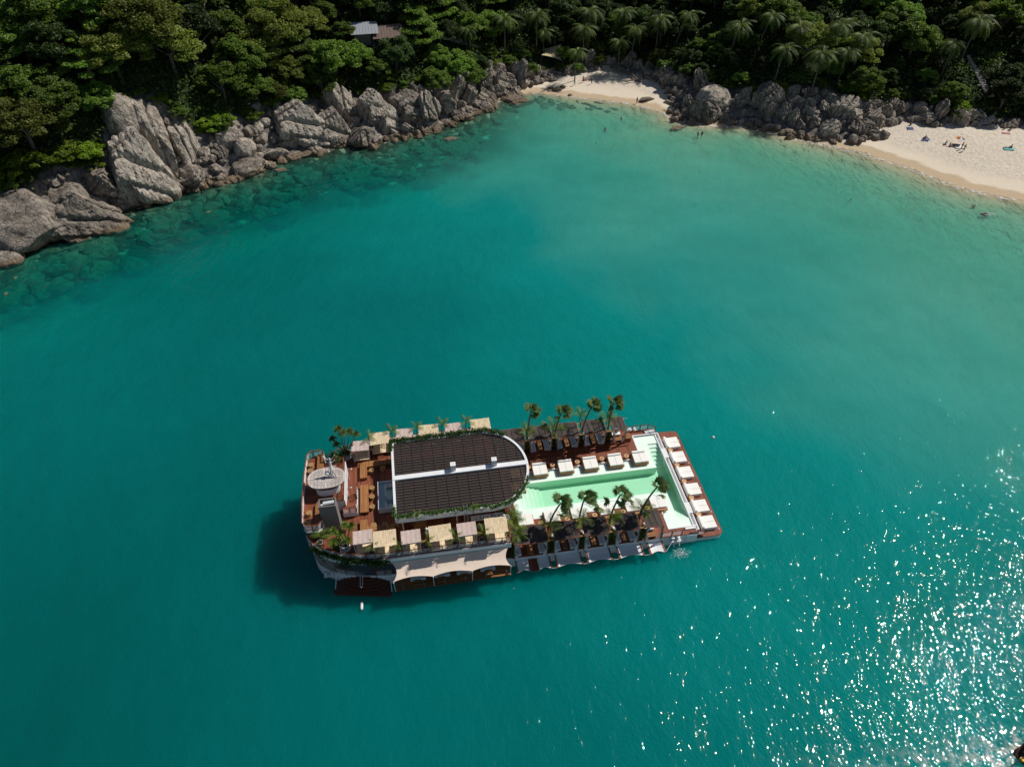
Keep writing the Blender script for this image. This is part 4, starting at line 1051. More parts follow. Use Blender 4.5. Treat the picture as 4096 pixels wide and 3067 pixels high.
railing('lounge_railing', [(-10.9, -6.75), (-1.9, -6.75)], 5.2, .95, BG, M_BROWN, M_RAILW, M_METAL, 2.2)
# side platforms under the awnings
for s in (-1, 1):
    a, b = sorted((s*9.22, s*10.92)); MB().box(-15.5, -1.75, a, b, .85, 1.08).build('side_platform', M_BENCH if s < 0 else M_DECK, BG)
    for k in range(6): MB().tube([(-14.6+k*2.45, s*10.85, 1.08), (-14.6+k*2.45, s*10.85, 1.95)], .035, 5).build('platform_post', M_STEEL, BG)
# swimming platform with fan-shaped steps
swp = [(-22.9, -9.5), (-22.2, -8.0), (-16.2, -9.1), (-16.0, -10.9), (-16.4, -11.1), (-22.6, -9.85)]
MB().prism(swp, .2, .42).build('swim_platform', M_BROWN, BG)
for k in range(5):
    w_ = 2.9-.38*k; d_ = 1.5-.28*k
    pts = [(-19.1+w_*math.cos(a), -8.55-d_*math.sin(a)+.02*k) for a in np.linspace(0, math.pi, 12)]
    MB().prism([(x, y-.17*(x+19.1)) for x, y in reversed(pts)], .42+.25*k, .67+.25*k).build('swim_step', M_BROWN, BG)
for (a, b) in (((-22.3, -8.0), (-22.6, -9.2)), ((-16.0, -9.25), (-16.0, -10.6))):
    MB().tube([(a[0], a[1], 1.8), (b[0], b[1], .5)], .05, 6).build('mooring_arm', M_METAL, BG)
# boarding ladder folded out over the steps, and a float on its line
lad = tag(ob('boarding_ladder', MB().tube([(-.13, 0, 0), (-.13, -1.9, 0), (0, -2.03, 0), (.13, -1.9, 0), (.13, 0, 0)], .035, 6).mesh('boarding_ladder', M_METAL)), 'thin pale boarding ladder stretched out above the dark swimming steps', 'ladder')
lad.location = B(-19.3, -8.7, 2.4); lad.rotation_euler = (0, 0, HEAD)
fl = tag(ob('marker_float', MB().lathe(0, 0, [(.12, 0), (.17, .15), (.17, 1.0), (.1, 1.15)], 12).mesh('marker_float', M_METAL, True)), 'white cylindrical float lying in the dark water below the swimming platform', 'float')
fl.location = B(-19.57, -11.2, .15); fl.rotation_euler = (R(-80), 0, HEAD+math.pi)

# bridge deck
wing = [(-25.25, -4.9), (-24.9, -5.4), (-23.5, -5.55), (-23.1, -5.2), (-22.95, -4.4), (-22.95, -1.45), (-20.65, -1.45), (-20.65, 4.75), (-23.1, 4.75), (-23.2, 6.0), (-23.6, 6.45), (-24.9, 6.3), (-25.3, 5.7), (-25.45, 2.5), (-25.45, -2.0)]
MB().prism(wing, 6.82, 7.1).build('bridge_deck_band', M_WHITE, BG)
MB().prism([(u+.05 if u < -24.5 else u-.03, v*.985) for u, v in wing], 7.1, 7.2).build('bridge_deck', M_DECK, BG)
MB().box(-24.8, -20.72, -1.4, 4.7, 5.2, 6.82).build('bridge_house', M_WHITE, BG)
MB().box(-20.64, -20.56, -1.5, 4.8, 5.2, 7.22).build('bridge_side_panel', M_WHITE, BG)
ro = [(-23.0, -3.7), (-23.0, -4.9), (-23.4, -5.5), (-24.8, -5.35), (-25.25, -4.9), (-25.42, -2), (-25.42, 2.5), (-25.25, 5.7), (-24.9, 6.25), (-23.6, 6.35), (-23.2, 5.95), (-23.15, 4.75)]
railing('bridge_railing', ro, 7.2, 1.0, BG, M_BROWN, M_RAILW, M_METAL, 1.3, 4, rt=.07)
railing('bridge_railing', [(-23.1, 4.7), (-20.7, 4.7), (-20.7, -1.4)], 7.2, .95, BG, M_BROWN, M_RAILW, M_BROWN, 1.2, 5)
MB().box(-25.40, -25.34, -4.4, 5.2, 7.28, 7.95).build('white_dodger', M_METAL, BG)
# landing and flight of stairs beside the bridge
MB().box(-20.95, -19.25, -2.5, -1.46, 5.9, 6.05).build('stair_landing', M_DECK, BG)
MB().box(-20.96, -19.24, -2.56, -2.5, 5.3, 6.06).build('landing_fascia', M_WHITE, BG)
railing('landing_railing', [(-20.9, -2.48), (-19.3, -2.48), (-19.3, -1.5)], 6.05, .85, BG, M_BROWN, M_RAILW, M_METAL, .8)
for k in range(7): MB().box(-20.5, -19.4, -1.44+k*.3, -1.14+k*.3, 5.2, 5.95-k*.1).build('stair_tread', M_DECK, BG)
MB().box(-19.32, -19.24, -2.4, 1.2, 5.2, 5.9).build('stair_string', M_WHITE, BG)
railing('stair_railing', [(-19.28, -.4), (-19.28, 1.3)], 5.9, .9, BG, M_BROWN, M_BROWN, M_METAL, .5, 5)
# wheelhouse
def stadium(cu, cv, a, b, n=40, e=2.5):
    return [(cu+a*math.copysign(abs(math.cos(t))**(2/e), math.cos(t)), cv+b*math.copysign(abs(math.sin(t))**(2/e), math.sin(t))) for t in np.linspace(0, 2*math.pi, n, endpoint=False)]
wh = ob('wheelhouse', MB().prism(stadium(-22.55, .85, 1.45, 1.35, 32, 3), 7.2, 8.2).mesh('wheelhouse', M_WHITE), BG)
ob('window_band', MB().prism(stadium(-22.55, .85, 1.38, 1.28, 32, 3), 8.2, 8.95).mesh('window_band', M_BLACK), wh)
ob('oval_roof', MB().prism(stadium(-22.5, .72, 2.2, 1.62), 8.95, 9.13).mesh('oval_roof', M_GREYW), wh)
sm = MB()
for k in range(44):
    a = 2*math.pi*k/44+.05; cu, cv = -22.5+.85*math.copysign(1, math.cos(a))*abs(math.cos(a))**.5, .72
    ex = 2.0*math.copysign(abs(math.cos(a))**.8, math.cos(a)); ey = 1.46*math.copysign(abs(math.sin(a))**.8, math.sin(a))
    f0 = .45 if k % 2 else .72
    p0 = (-22.5+ex*f0, .72+ey*f0); p1 = (-22.5+ex, .72+ey)
    dx, dy = p1[0]-p0[0], p1[1]-p0[1]; L = math.hypot(dx, dy); nx, ny = -dy/L*.018, dx/L*.018
    sm.prism([(p0[0]-nx, p0[1]-ny), (p1[0]-nx, p1[1]-ny), (p1[0]+nx, p1[1]+ny), (p0[0]+nx, p0[1]+ny)], 9.10, 9.142)
tag(ob('roof_groove', sm.mesh('roof_groove', M_BLACK), wh), kind='stuff')
# chimney clad in woven bark
ch = ob('chimney', MB().ring([(-23.1, -4.45), (-21.15, -4.45), (-21.15, -3.2), (-23.1, -3.2)], [(-22.98, -4.33), (-21.27, -4.33), (-21.27, -3.32), (-22.98, -3.32)], 5.2, 10.0).mesh('chimney', M_WOVEN), BG)
ob('flue', MB().tube([(-22.6, -3.75, 9.7), (-21.35, -3.75, 9.78)], .26, 12).mesh('flue', M_METAL), ch)
ob('flue_floor', MB().box(-22.97, -21.28, -4.32, -3.33, 9.2, 9.3).mesh('flue_floor', M_BLACK), ch)
ob('flue', MB().cyl(-22.75, -4.05, 9.2, 9.95, .12).mesh('flue', M_METAL), ch)
MB().tube([(-23.3, -4.9, 5.2), (-22.9, -4.6, 7.0)], .06, 6).build('stay', M_METAL, BG)
# radar mast
ms = on('radar_mast', 'white radar mast with crossed arms and a small dome on the oval roof', 'mast', -21.75, .75, 9.13)
MB().prism([(-.28, -.1), (.28, -.1), (.16, .12), (-.16, .12)], 0, .25).build('foot', M_METAL, ms)
MB().tube([(0, 0, .1), (0, .55, 1.7), (0, .75, 2.5)], [.24, .16, .07], 8).build('column', M_METAL, ms)
MB().tube([(-.55, .6, 2.25), (-.3, .62, 1.9), (.3, .62, 1.9), (.55, .6, 2.25)], .045, 6).build('arm', M_METAL, ms)
MB().tube([(-.6, .5, 1.3), (.6, .5, 1.3)], .045, 6).build('arm', M_METAL, ms)
MB().tube([(-.7, .72, 3.0), (-.25, .7, 2.35), (.25, .7, 2.35), (.7, .72, 3.0)], .04, 6).build('arm', M_METAL, ms)
MB().lathe(-.55, .15, [(.02, .45), (.27, .5), (.3, .62), (.2, .76), (.02, .8)], 14).build('radar_dome', M_METAL, ms, True)
MB().box(-.55, .05, -.05, .3, .36, .45).build('bracket', M_METAL, ms)
MB().tube([(.5, -.3, 0), (.05, .3, 1.2)], .04, 6).build('stay', M_RAILW, ms)

# glass canopy
RU0, RU1, RV = -14.7, 2.1, 6.2
def rv(u):
    x = max(0.0, (u+3.6)/(RU1+3.6)); return RV*(1-x**2.15)**(1/2.0) if x < 1 else 0.0
def droof(off, n=26):
    us = [RU0+off+.5, ]+list(np.linspace(-3.6, RU1-off, n)**1)
    us = [RU0-off+.45]+[-3.6+(RU1+off+3.6)*math.sin(t) for t in np.linspace(0, math.pi/2, n)]
    lo = [(RU0-off, -RV-off+.5), (RU0-off+.1, -RV-off+.15)]
    for u in us: 
        uu = min(u, RU1+off); x = max(0, (uu+3.6)/(RU1+off+3.6)); lo.append((uu, -(RV+off)*max(0, (1-x**2.15))**.5))
    hi = [(u, -v) for u, v in reversed(lo)][1:]
    return lo+hi
cano = ob('canopy', MB().ring(droof(.0), droof(-.28), 7.5, 8.35).mesh('canopy_frame', M_WHITE), BG)
ob('glass', MB().prism(droof(-.2), 8.12, 8.16).mesh('glass', M_GLASS), cano)
MB_b = MB().box(RU0, RU1-.05, -.34, .34, 8.17, 8.42); ob('ridge_beam', MB_b.mesh('ridge_beam', M_WHITE), cano)
u = RU0+1.3; 
while u < 1.7:
    for s in (-1, 1):
        a, b = sorted((s*.36, s*(rv(u)-.3)))
        if b-a > .4: ob('rafter', MB().box(u-.028, u+.028, a, b, 8.165, 8.25).mesh('rafter', M_BLACK), cano)
    u += 1.31
M_BATT = simple('brown_batten', (.27, .185, .135), (.16, .11, .085), 4, .6)
v = .75
while v < 6.0:
    for s in (-1, 1):
        x = 1-(v+.3)**2/RV**2; ue = -3.6+(RU1+3.6)*max(x, 0)**(1/2.15)
        ob('batten', MB().box(RU0+.25, ue-.1, s*v-.018, s*v+.018, 8.163, 8.215).mesh('batten', M_BATT), cano)
    v += .43
for u in (-11.15, -6.45, -1.7):
    for s in (-1, 1):
        a, b = sorted((s*.5, s*(rv(u)-.4))); ob('cross_beam', MB().box(u-.13, u+.13, a, b, 7.85, 8.1).mesh('cross_beam', M_BENCH), cano)
ob('black_gutter', MB().box(-14.3, -2.5, 5.55, 5.9, 8.17, 8.3).mesh('black_gutter', M_BLACK), cano)
for (a, b) in ((-7.55, -6.9), (-2.45, -1.8)):
    vb = ob('vent_box', MB().box(a, b, -.02, .62, 8.42, 9.35).mesh('vent_box', M_WHITE), cano)
    ob('vent_slot', MB().box(a+.12, b-.12, .29, .33, 9.35, 9.365).mesh('vent_slot', M_POT), vb)
for (pu, pv) in ((-13.9, -5.7), (-13.9, 5.7), (-7.5, -5.9), (-7.5, 5.9)):
    ob('canopy_post', MB().cyl(pu, pv, 5.2, 7.8, .07, n=8).mesh('canopy_post', M_WHITE), cano)
for (pu, pv) in ((-1.0, -5.2), (-1.0, 5.2), (1.2, 0.0)):
    ob('canopy_post', MB().cyl(pu, pv, 1.8, 7.8, .09, n=8).mesh('canopy_post', M_WHITE), cano)
# plants trained along the canopy's edge
def vine(path, n, spread, size, name, label, hang=.5, mat=None):
    P = np.array(path); seg = np.linalg.norm(np.diff(P, axis=0), axis=1); cum = np.concatenate([[0], np.cumsum(seg)])
    t = RN.uniform(0, cum[-1], n); k = np.clip(np.searchsorted(cum, t)-1, 0, len(seg)-1); f = (t-cum[k])/seg[k]
    C = P[k]+(P[k+1]-P[k])*f[:, None]
    dens = .55+.6*np.sin(t*1.7)+.5*np.sin(t*4.3+1); C = C+RN.normal(size=C.shape)*np.array(spread)
    C[:, 2] -= np.abs(RN.normal(size=n))*hang*np.clip(dens, .15, 1.4)
    me = np_mesh(name, leaves(C, size, RN, up=.5), 4, mat or ML['ivy']); o = ob(name, me); o.location = B(0, 0, 0); o.rotation_euler = (0, 0, HEAD)
    return tag(o, label, 'climbing plant')
cur = [(u, -rv(u)) for u in np.linspace(-3.4, 1.7, 12)]
vine([(-14.6, -4.2, 8.4), (-14.6, -5.8, 8.45)]+[(-14.3, -5.98, 8.45), (-3.6, -5.98, 8.45)]+[(u, v, 8.45) for u, v in cur], 4600, (.12, .15, .08), .10, 'canopy_vine', 'leafy vine spilling over the near edge of the glass canopy', .22)
vine([(-14.75, 4.3, 8.4), (-14.7, 6.2, 8.5), (-3.6, 6.25, 8.6)]+[(u, -v+.05, 8.6) for u, v in cur[:8]], 5200, (.14, .20, .14), .10, 'canopy_vine', 'thick leafy vine along the far edge of the glass canopy', .25)
vine([(-24.6, -6.3, 5.5), (-23.2, -7.4, 5.5), (-20.9, -8.55, 5.3), (-19.1, -9.05, 5.2), (-16.0, -9.4, 5.0)], 4200, (.25, .16, .18), .11, 'rail_creeper', 'dark creeper draped over the white band at the rounded stern', .45)
# things on the roof and in the lounge
ld = on('roof_ladder', 'aluminium ladder leaning against the near edge of the glass canopy', 'ladder', -6.42, -6.55, 5.2)
for s in (-.2, .2): MB().tube([(s, -.35, 0), (s, .55, 4.0)], .035, 5).build('rail', M_STEEL, ld)
for k in range(12): MB().tube([(-.2, -.35+.9*(k+.5)/13, 4.0*(k+.5)/13), (.2, -.35+.9*(k+.5)/13, 4.0*(k+.5)/13)], .02, 4).build('rung', M_STEEL, ld)
# hot tub
ht = on('plunge_tub', 'white-walled plunge tub with blue-green water at the open end of the canopy', 'hot tub', -15.0, -.5, 5.2)
MB().ring([(-1.75, -2.1), (1.75, -2.1), (1.75, 2.3), (-1.75, 2.3)], [(-1.6, -1.95), (1.6, -1.95), (1.6, 2.15), (-1.6, 2.15)], 0, .82).build('wall', M_WHITE, ht)
MB().ring([(-1.6, -1.95), (1.6, -1.95), (1.6, 2.15), (-1.6, 2.15)], [(-.75, -1.3), (1.6, -1.3), (1.6, 1.5), (-.75, 1.5)], .01, .5).build('seat_ledge', M_WHITE, ht)
MB().box(-1.59, 1.59, -1.94, 2.14, .02, .06).build('floor', M_WHITE, ht)
MB().box(-1.59, 1.59, -1.94, 2.14, .04, .76).build('water', M_JWATER, ht)

# benches on the upper deck
def bench(name, pts, z0, z1, label, mat=None):
    us = [p[0] for p in pts]; vs = [p[1] for p in pts]; cu, cv = sum(us)/len(us), sum(vs)/len(vs)
    t = on(name, label, 'bench', cu, cv, z0); P = [(a-cu, b-cv) for a, b in pts]
    MB().prism(P, .08, z1-z0-.07).build('base', M_BENCH, t); MB().prism([(a*1.015, b*1.015) for a, b in P], z1-z0-.06, z1-z0).build('seat', mat or M_BENCH, t); return t
M_BENCHY = woodmat('bench_wood_cross', (.40, .19, .07), (.22, .085, .03), .12, 'y')
bench('deck_bench', [(-18.95, -2.4), (-17.95, -2.45), (-17.95, 1.82), (-18.95, 1.86)], 5.2, 5.68, 'straight varnished bench facing the plunge tub, between the two curved ones', M_BENCHY)
def lshape(s, vo, vi, lab):
    pts = [(-18.95, s*vi), (-18.1, s*vi), (-18.1, s*(vo-.95)), (-14.9, s*(vo-.75)), (-14.9, s*vo), (-18.3, s*vo)]+[(-18.3-.65*math.sin(a), s*(vo-.65+.65*math.cos(a))) for a in (.5, 1.1, 1.57)]
    if s < 0: pts = pts[::-1]
    return bench('corner_bench', pts[::-1], 5.2, 5.68, lab, M_BENCHY)
lshape(1, 5.75, 3.05, 'curved corner bench on the far side of the upper deck')
lshape(-1, 5.55, 3.6, 'curved corner bench on the near side of the upper deck')
bench('bridge_bench', [(-24.0, 3.4), (-23.2, 3.4), (-23.2, 6.1), (-24.0, 6.1)], 7.2, 7.65, 'wooden bench at the far end of the bridge deck')
bench('bridge_bench', [(-23.9, -5.0), (-23.05, -5.0), (-23.05, -1.7), (-23.7, -1.5), (-23.95, -2.0)], 7.2, 7.62, 'wooden bench at the near end of the bridge deck, by the chimney')
def stool(name, label, u, v, z):
    t = on(name, label, 'stool', u, v, z, RN.uniform(0, 3)); 
    MB().lathe(0, 0, [(.26, 0), (.20, .22), (.28, .44)], 12).build('base', M_BAMBOO, t)
    MB().ring([(.33*math.cos(a), .33*math.sin(a)) for a in np.linspace(0, 6.283, 16, endpoint=False)], [(.27*math.cos(a), .27*math.sin(a)) for a in np.linspace(0, 6.283, 16, endpoint=False)], .44, .52).build('rim', M_BAMBOO, t)
    for k in range(5):
        y = -.2+.1*k; w_ = math.sqrt(.28**2-y*y); MB().box(-w_, w_, y-.03, y+.03, .46, .51).build('slat', M_BAMBOO, t)
    MB().cyl(0, 0, .442, .45, .27).build('well', M_BLACK, t)
    return t
ST = [(-17.49, 4.19, 'first slatted stool from the far corner bench on the upper deck'), (-16.1, 4.36, 'slatted stool by the far corner bench, nearest the canopy'),
      (-17.5, 1.24, 'farthest of the three slatted stools by the straight bench'), (-17.5, -.15, 'middle one of the three slatted stools by the straight bench'), (-17.5, -1.73, 'nearest of the three slatted stools by the straight bench'),
      (-17.35, -4.55, 'leftmost of the three slatted stools by the near corner bench'), (-16.1, -4.6, 'middle one of the three slatted stools by the near corner bench'), (-14.67, -4.7, 'slatted stool half under the near corner of the canopy')]
for u, v, lb in ST: stool('slatted_stool', lb, u, v, 5.2)
for u, v, lb in [(-24.75, 4.5, 'farthest slatted stool on the bridge deck'), (-24.8, 3.5, 'slatted stool beside the oval roof on the bridge deck'), (-24.6, -3.1, 'slatted stool beside the chimney on the bridge deck'), (-24.65, -4.35, 'nearest slatted stool, in the rounded corner of the bridge deck')]:
    stool('slatted_stool', lb, u, v, 7.2)
# deck showers by the bridge
for v, lb in ((3.3, 'thin white shower arm at the far end of the bridge side wall'), (.3, 'thin white shower arm at the near end of the bridge side wall')):
    t = on('shower', lb, 'shower', -20.3, v, 5.2); MB().tube([(0, 0, 0), (0, 0, 2.1), (.5, 0, 2.15)], .03, 6).build('pipe', M_METAL, t); MB().cyl(.5, 0, 2.06, 2.12, .1).build('head', M_METAL, t)

# bar under the canopy edge
t = on('bamboo_bar', 'bamboo-fronted bar counter half under the near edge of the canopy', 'bar counter', -11.9, -5.35, 5.2)
MB().box(-.75, .75, -.5, .5, 0, .95).build('front', M_BBOX, t); MB().box(-.8, .8, -.55, .55, .95, 1.02).build('top', M_BBOX, t)
t = on('bar_counter', 'dark serving counter with bottles under the near edge of the canopy', 'bar counter', -3.9, -5.9, 5.2)
MB().box(-1.9, 1.9, -.35, .35, 0, .95).build('base', M_BROWN, t); MB().box(-1.95, 1.95, -.4, .4, .95, 1.0).build('top', M_SOFA, t)
for k in range(7):
    b = on('bottle', ['leftmost', 'second', 'third', 'middle', 'fifth', 'sixth', 'rightmost'][k]+' dark bottle in the row on the serving counter under the canopy', 'bottle', -5.2+.45*k, -6.05, 6.2, 0, 'bottles on the serving counter'); MB().lathe(0, 0, [(.04, 0), (.04, .2), (.015, .27), (.015, .32)], 8).build('glass', M_BLACK, b)
# upper-deck dining tables seen through the glass
M_TABLE = M_BENCH
for k, (u, v) in enumerate([(-4.6, -2.9), (-9.2, 3.0), (-9.0, -2.6), (-5.0, 3.2)]):
    t = on('low_table', ['low wooden table under the near right part of the glass roof', 'low wooden table under the far left part of the glass roof', 'low wooden table under the near left part of the glass roof', 'low wooden table under the far middle part of the glass roof'][k], 'table', u, v, 5.2)
    MB().box(-.8, .8, -.8, .8, .35, .42).build('top', M_TABLE, t)
    for sx in (-.65, .65):
        for sy in (-.65, .65): MB().box(sx-.05, sx+.05, sy-.05, sy+.05, 0, .35).build('leg', M_TABLE, t)

# ------------------------------------------------------------------ awnings
def awning(s, label, nscal=3, u0=-15.5, u1=-1.9):
    t = on('sail_awning', label, 'awning', 0, 0, 0)
    def f(a, b):
        u = u0+(u1-u0)*a; k = a*nscal; fr = k-math.floor(k) if a < 1 else 0
        outer = 11.5-.32*math.sin(math.pi*fr)**.9; z = 4.55-(.75-.08*math.sin(math.pi*fr))*b-.12*math.sin(math.pi*b)
        v = 9.42+(outer-9.42)*b
        if a < .001 or a > .999: pass
        bow = .45*math.sin(math.pi*b)*(1-2*a)*abs(1-2*a)**3
        return (u+bow, s*v, z)
    MB().sheet(f, 96, 12).build('sailcloth', M_SAIL, t, True)
    if s < 0: 
        for k in range(nscal+1):
            u = u0+(u1-u0)*k/nscal; MB().tube([(u, s*11.52, 3.8), (u, s*11.0, 1.05)], .045, 6).build('pole', M_METAL, t); MB().cyl(u, s*11.53, 3.68, 3.9, .09, .03).build('tip', M_METAL, t)
    return t
awning(-1, 'long scalloped beige sail awning along the near side of the barge')
awning(1, 'long beige sail awning behind the far rail, only slivers of it seen')
# lower side lounge under the near awning
for k, (u, tb) in enumerate([(-12.8, -12.9), (-9.9, -10.05), (-7.3, -7.35), (-4.45, -4.4)]):
    nth = ['first', 'second', 'third', 'fourth'][k]
    t = on('low_sofa', f'white low sofa under the beige awning, {nth} from the left', 'sofa', u, -9.6, 1.08)
    MB().rbox(-.9, .9, -.4, .25, 0, .4).build('seat', M_SOFA, t); MB().rbox(-.9, .9, .1, .3, .2, .75).build('backrest', M_SOFA, t)
    t = on('side_table', f'square wooden table at the platform edge, {nth} from the left', 'table', tb, -10.45, 1.08)
    MB().box(-.45, .45, -.34, .34, .34, .4).build('top', M_BENCH, t)
    for sx in (-.38, .38):
        for sy in (-.27, .27): MB().box(sx-.03, sx+.03, sy-.03, sy+.03, 0, .34).build('leg', M_BENCH, t)

# ------------------------------------------------------------------ shade cabins on the upper deck
def cabin(kind, u, v, w_, d_, label, zt=2.15, s=-1):
    """v is the cabin's middle; front faces -v (toward the viewer)"""
    t = on('shade_cabin', label, 'cabana', u, v, 5.2, RN.uniform(-.03, .03))
    hw, hd = w_/2, d_/2
    if kind == 'reed':
        n = int(w_/.075)
        rf = MB()
        for k in range(n):
            x = -hw-.06+(w_+.12)*k/n; rf.box(x, x+.06, -hd-.1-RN.uniform(0, .07), hd+.1+RN.uniform(0, .06), zt, zt+.05+RN.uniform(0, .015))
        tag(rf.build('reed_roof', M_REED, t), kind='stuff')
    else:
        MB().sheet(lambda a, b: (-hw-.04+(w_+.08)*a, -hd-.04+(d_+.08)*b, zt+.06-.05*abs(math.sin(a*math.pi*4))**.5*0-.045*math.sin(math.pi*a)*math.sin(math.pi*b)+.012*math.sin(a*25)), 24, 8).build('canvas_roof', M_TAN, t, True)
        for (a, b, c, d) in ((-hw-.04, hw+.04, -hd-.05, -hd-.03), (-hw-.05, -hw-.03, -hd-.03, hd+.04), (hw+.03, hw+.05, -hd-.03, hd+.04)):
            MB().box(a, b, c, d, zt-.14, zt+.05).build('valance', M_TAN, t)
    for sx in (-1, 1):
        for sy in (-1, 1): MB().box(sx*(hw-.05)-.04, sx*(hw-.05)+.04, sy*(hd-.05)-.04, sy*(hd-.05)+.04, 0, zt).build('post', M_BAMBOO if kind == 'reed' else M_POT, t)
    MB().box(-hw+.1, hw-.1, -hd+.02, hd-.05, .25, .42).build('daybed', M_REED, t)
    n = int((w_-.2)/.07); sc = MB()
    for k in range(n):
        x = -hw+.1+(w_-.2)*k/n; sc.box(x, x+.055, hd-.1, hd-.05, .42, 1.75)
    tag(sc.build('reed_back', M_REED, t), kind='stuff')
    return t
BOT = [('tan', -18.45, 2.15, -7.35, 'tan canvas cabana on the near side, leftmost, beside the dracaena'), ('reed', -15.95, 2.5, -7.95, 'reed-roofed cabana on the near side, first of the three reed ones'), ('tan', -13.0, 2.15, -8.2, 'tan canvas cabana on the near side, second of the three tan ones'),
       ('reed', -9.6, 2.5, -8.2, 'reed-roofed cabana on the near side, middle one of the three reed ones'), ('tan', -6.55, 2.15, -8.15, 'tan canvas cabana on the near side, rightmost of the tan ones'), ('reed', -3.1, 2.5, -8.15, 'reed-roofed cabana on the near side at the right end')]
for kd, u, w_, v, lb in BOT: cabin(kd, u, v, w_, 1.75 if kd == 'tan' else 1.95, lb)
TOPC = [('tan', -18.7, 2.1, 7.05, 'tan canvas cabana on the far side, leftmost, beside the potted tree'), ('reed', -16.15, 2.5, 8.0, 'reed-roofed cabana on the far side, first of the three reed ones'), ('tan', -12.95, 2.1, 8.35, 'tan canvas cabana on the far side, behind the left end of the canopy'),
        ('reed', -9.75, 2.5, 8.4, 'reed-roofed cabana on the far side, behind the middle of the canopy'), ('tan', -6.5, 2.1, 8.35, 'tan canvas cabana on the far side, rightmost of the tan ones'), ('reed', -2.85, 2.5, 8.4, 'reed-roofed cabana on the far side at the right end')]
for kd, u, w_, v, lb in TOPC: cabin(kd, u, v, w_, 1.7 if kd == 'tan' else 1.9, lb)
# ------------------------------------------------------------------ pool-side furniture
def daybed(kind, label, u, v, z, rz=0.0):
    """2 m square bed; its headrest is at +y"""
    t = on('double_daybed', label, 'daybed', u, v, z, rz); hw = .95
    if kind == 'bow': MB().rbox(-hw+.02, hw-.02, -.95, .98, .05, .3, .08).build('base', M_CUSH, t)
    else: MB().rbox(-hw-.14, hw+.14, -1.12, 1.05, .04, .34, .2).build('frame', M_RATTAN, t)
    z0 = .3 if kind == 'bow' else .34
    for s in (-1, 1):
        a, b = sorted((s*.01, s*(hw-.01))); MB().rbox(a, b, -.98, .72, z0, z0+.24, .05).build('mattress', M_CUSH, t)
    if kind == 'bow':
        MB().rbox(-hw-.02, hw+.02, .70, 1.06, .3, .86, .1).build('headrest', M_CUSH, t)
    elif kind == 'far':
        MB().rbox(-hw+.02, hw-.02, .66, .96, z0+.02, z0+.44, .08).build('headrest', M_CUSH, t)
    return t
ordn = ['first', 'second', 'third', 'fourth', 'fifth', 'sixth']
for k, u in enumerate([4.45, 8.0, 11.45, 14.95, 18.4]):
    daybed('far', f'white double daybed with headrest on the far pool edge, {ordn[k]} from the left', u, 3.78, 1.82)
for k, u in enumerate([1.1, 4.5, 7.95, 11.55, 15.05, 18.4]):
    daybed('near', f'white double daybed on the near pool edge, {ordn[k]} from the left', u, -4.3, 1.82, math.pi)
for k, v in enumerate([6.6, 3.83, 1.02, -1.95, -4.78, -7.4]):
    daybed('bow', f'white double daybed in the row on the right-end deck, {ordn[k]} from the far side', 24.1, v, .74, math.pi/2)
def stump(label, u, v, z, top=None):
    t = on('stump_table', label, 'side table', u, v, z, RN.uniform(0, 6))
    MB().lathe(0, 0, [(.30, 0), (.27, .1), (.24, .24), (.30, .4), (.335, .5)], 14).build('base', M_RATTAN, t)
    MB().lathe(0, 0, [(.35, .48), (.355, .53), (.33, .56)], 16).build('top', M_STUMP, t)
    if top: MB().lathe(.03, .02, [(.07, .56), (.09, .6), (.02, .62)], 10).build('ashtray', M_BLACK, t)
for k, (u, v) in enumerate([(2.95, 4.3), (6.3, 4.25), (9.75, 4.25), (13.2, 4.3), (16.65, 4.22)]):
    stump(f'round wood-topped table between the far daybeds, {ordn[k]} from the left', u, v, 1.8, True)
for k, (u, v) in enumerate([(2.95, -4.95), (6.35, -4.9), (9.9, -4.85), (13.6, -4.9), (16.8, -4.85)]):
    stump(f'round wood-topped table between the near daybeds, {ordn[k]} from the left', u, v, 1.8, True)
for k, v in enumerate([5.2, 2.4, -.5, -3.37, -6.1]):
    stump(f'round wood-topped table on the right-end deck, {ordn[k]} from the far side', 23.42, v, .74)
for u, v, lb in ((-.3+1.5, 3.4, 'beige double daybed seen through the glass at the right end of the canopy, far one'), (1.1, 1.1, 'beige double daybed seen through the glass at the right end of the canopy, near one')):
    t = on('double_daybed', lb, 'daybed', u, v, 2.0)
    MB().rbox(-.95, .95, -.85, .85, 0, .3, .1).build('frame', M_RATTAN, t)
    for s in (-1, 1):
        a, b = sorted((s*.02, s*.93)); MB().rbox(a, b, -.8, .8, .3, .52).build('mattress', M_CREAM, t)
MB().box(-.1, 2.0, .3, 4.3, 1.86, 2.0).build('raised_floor', M_DECK, BG)

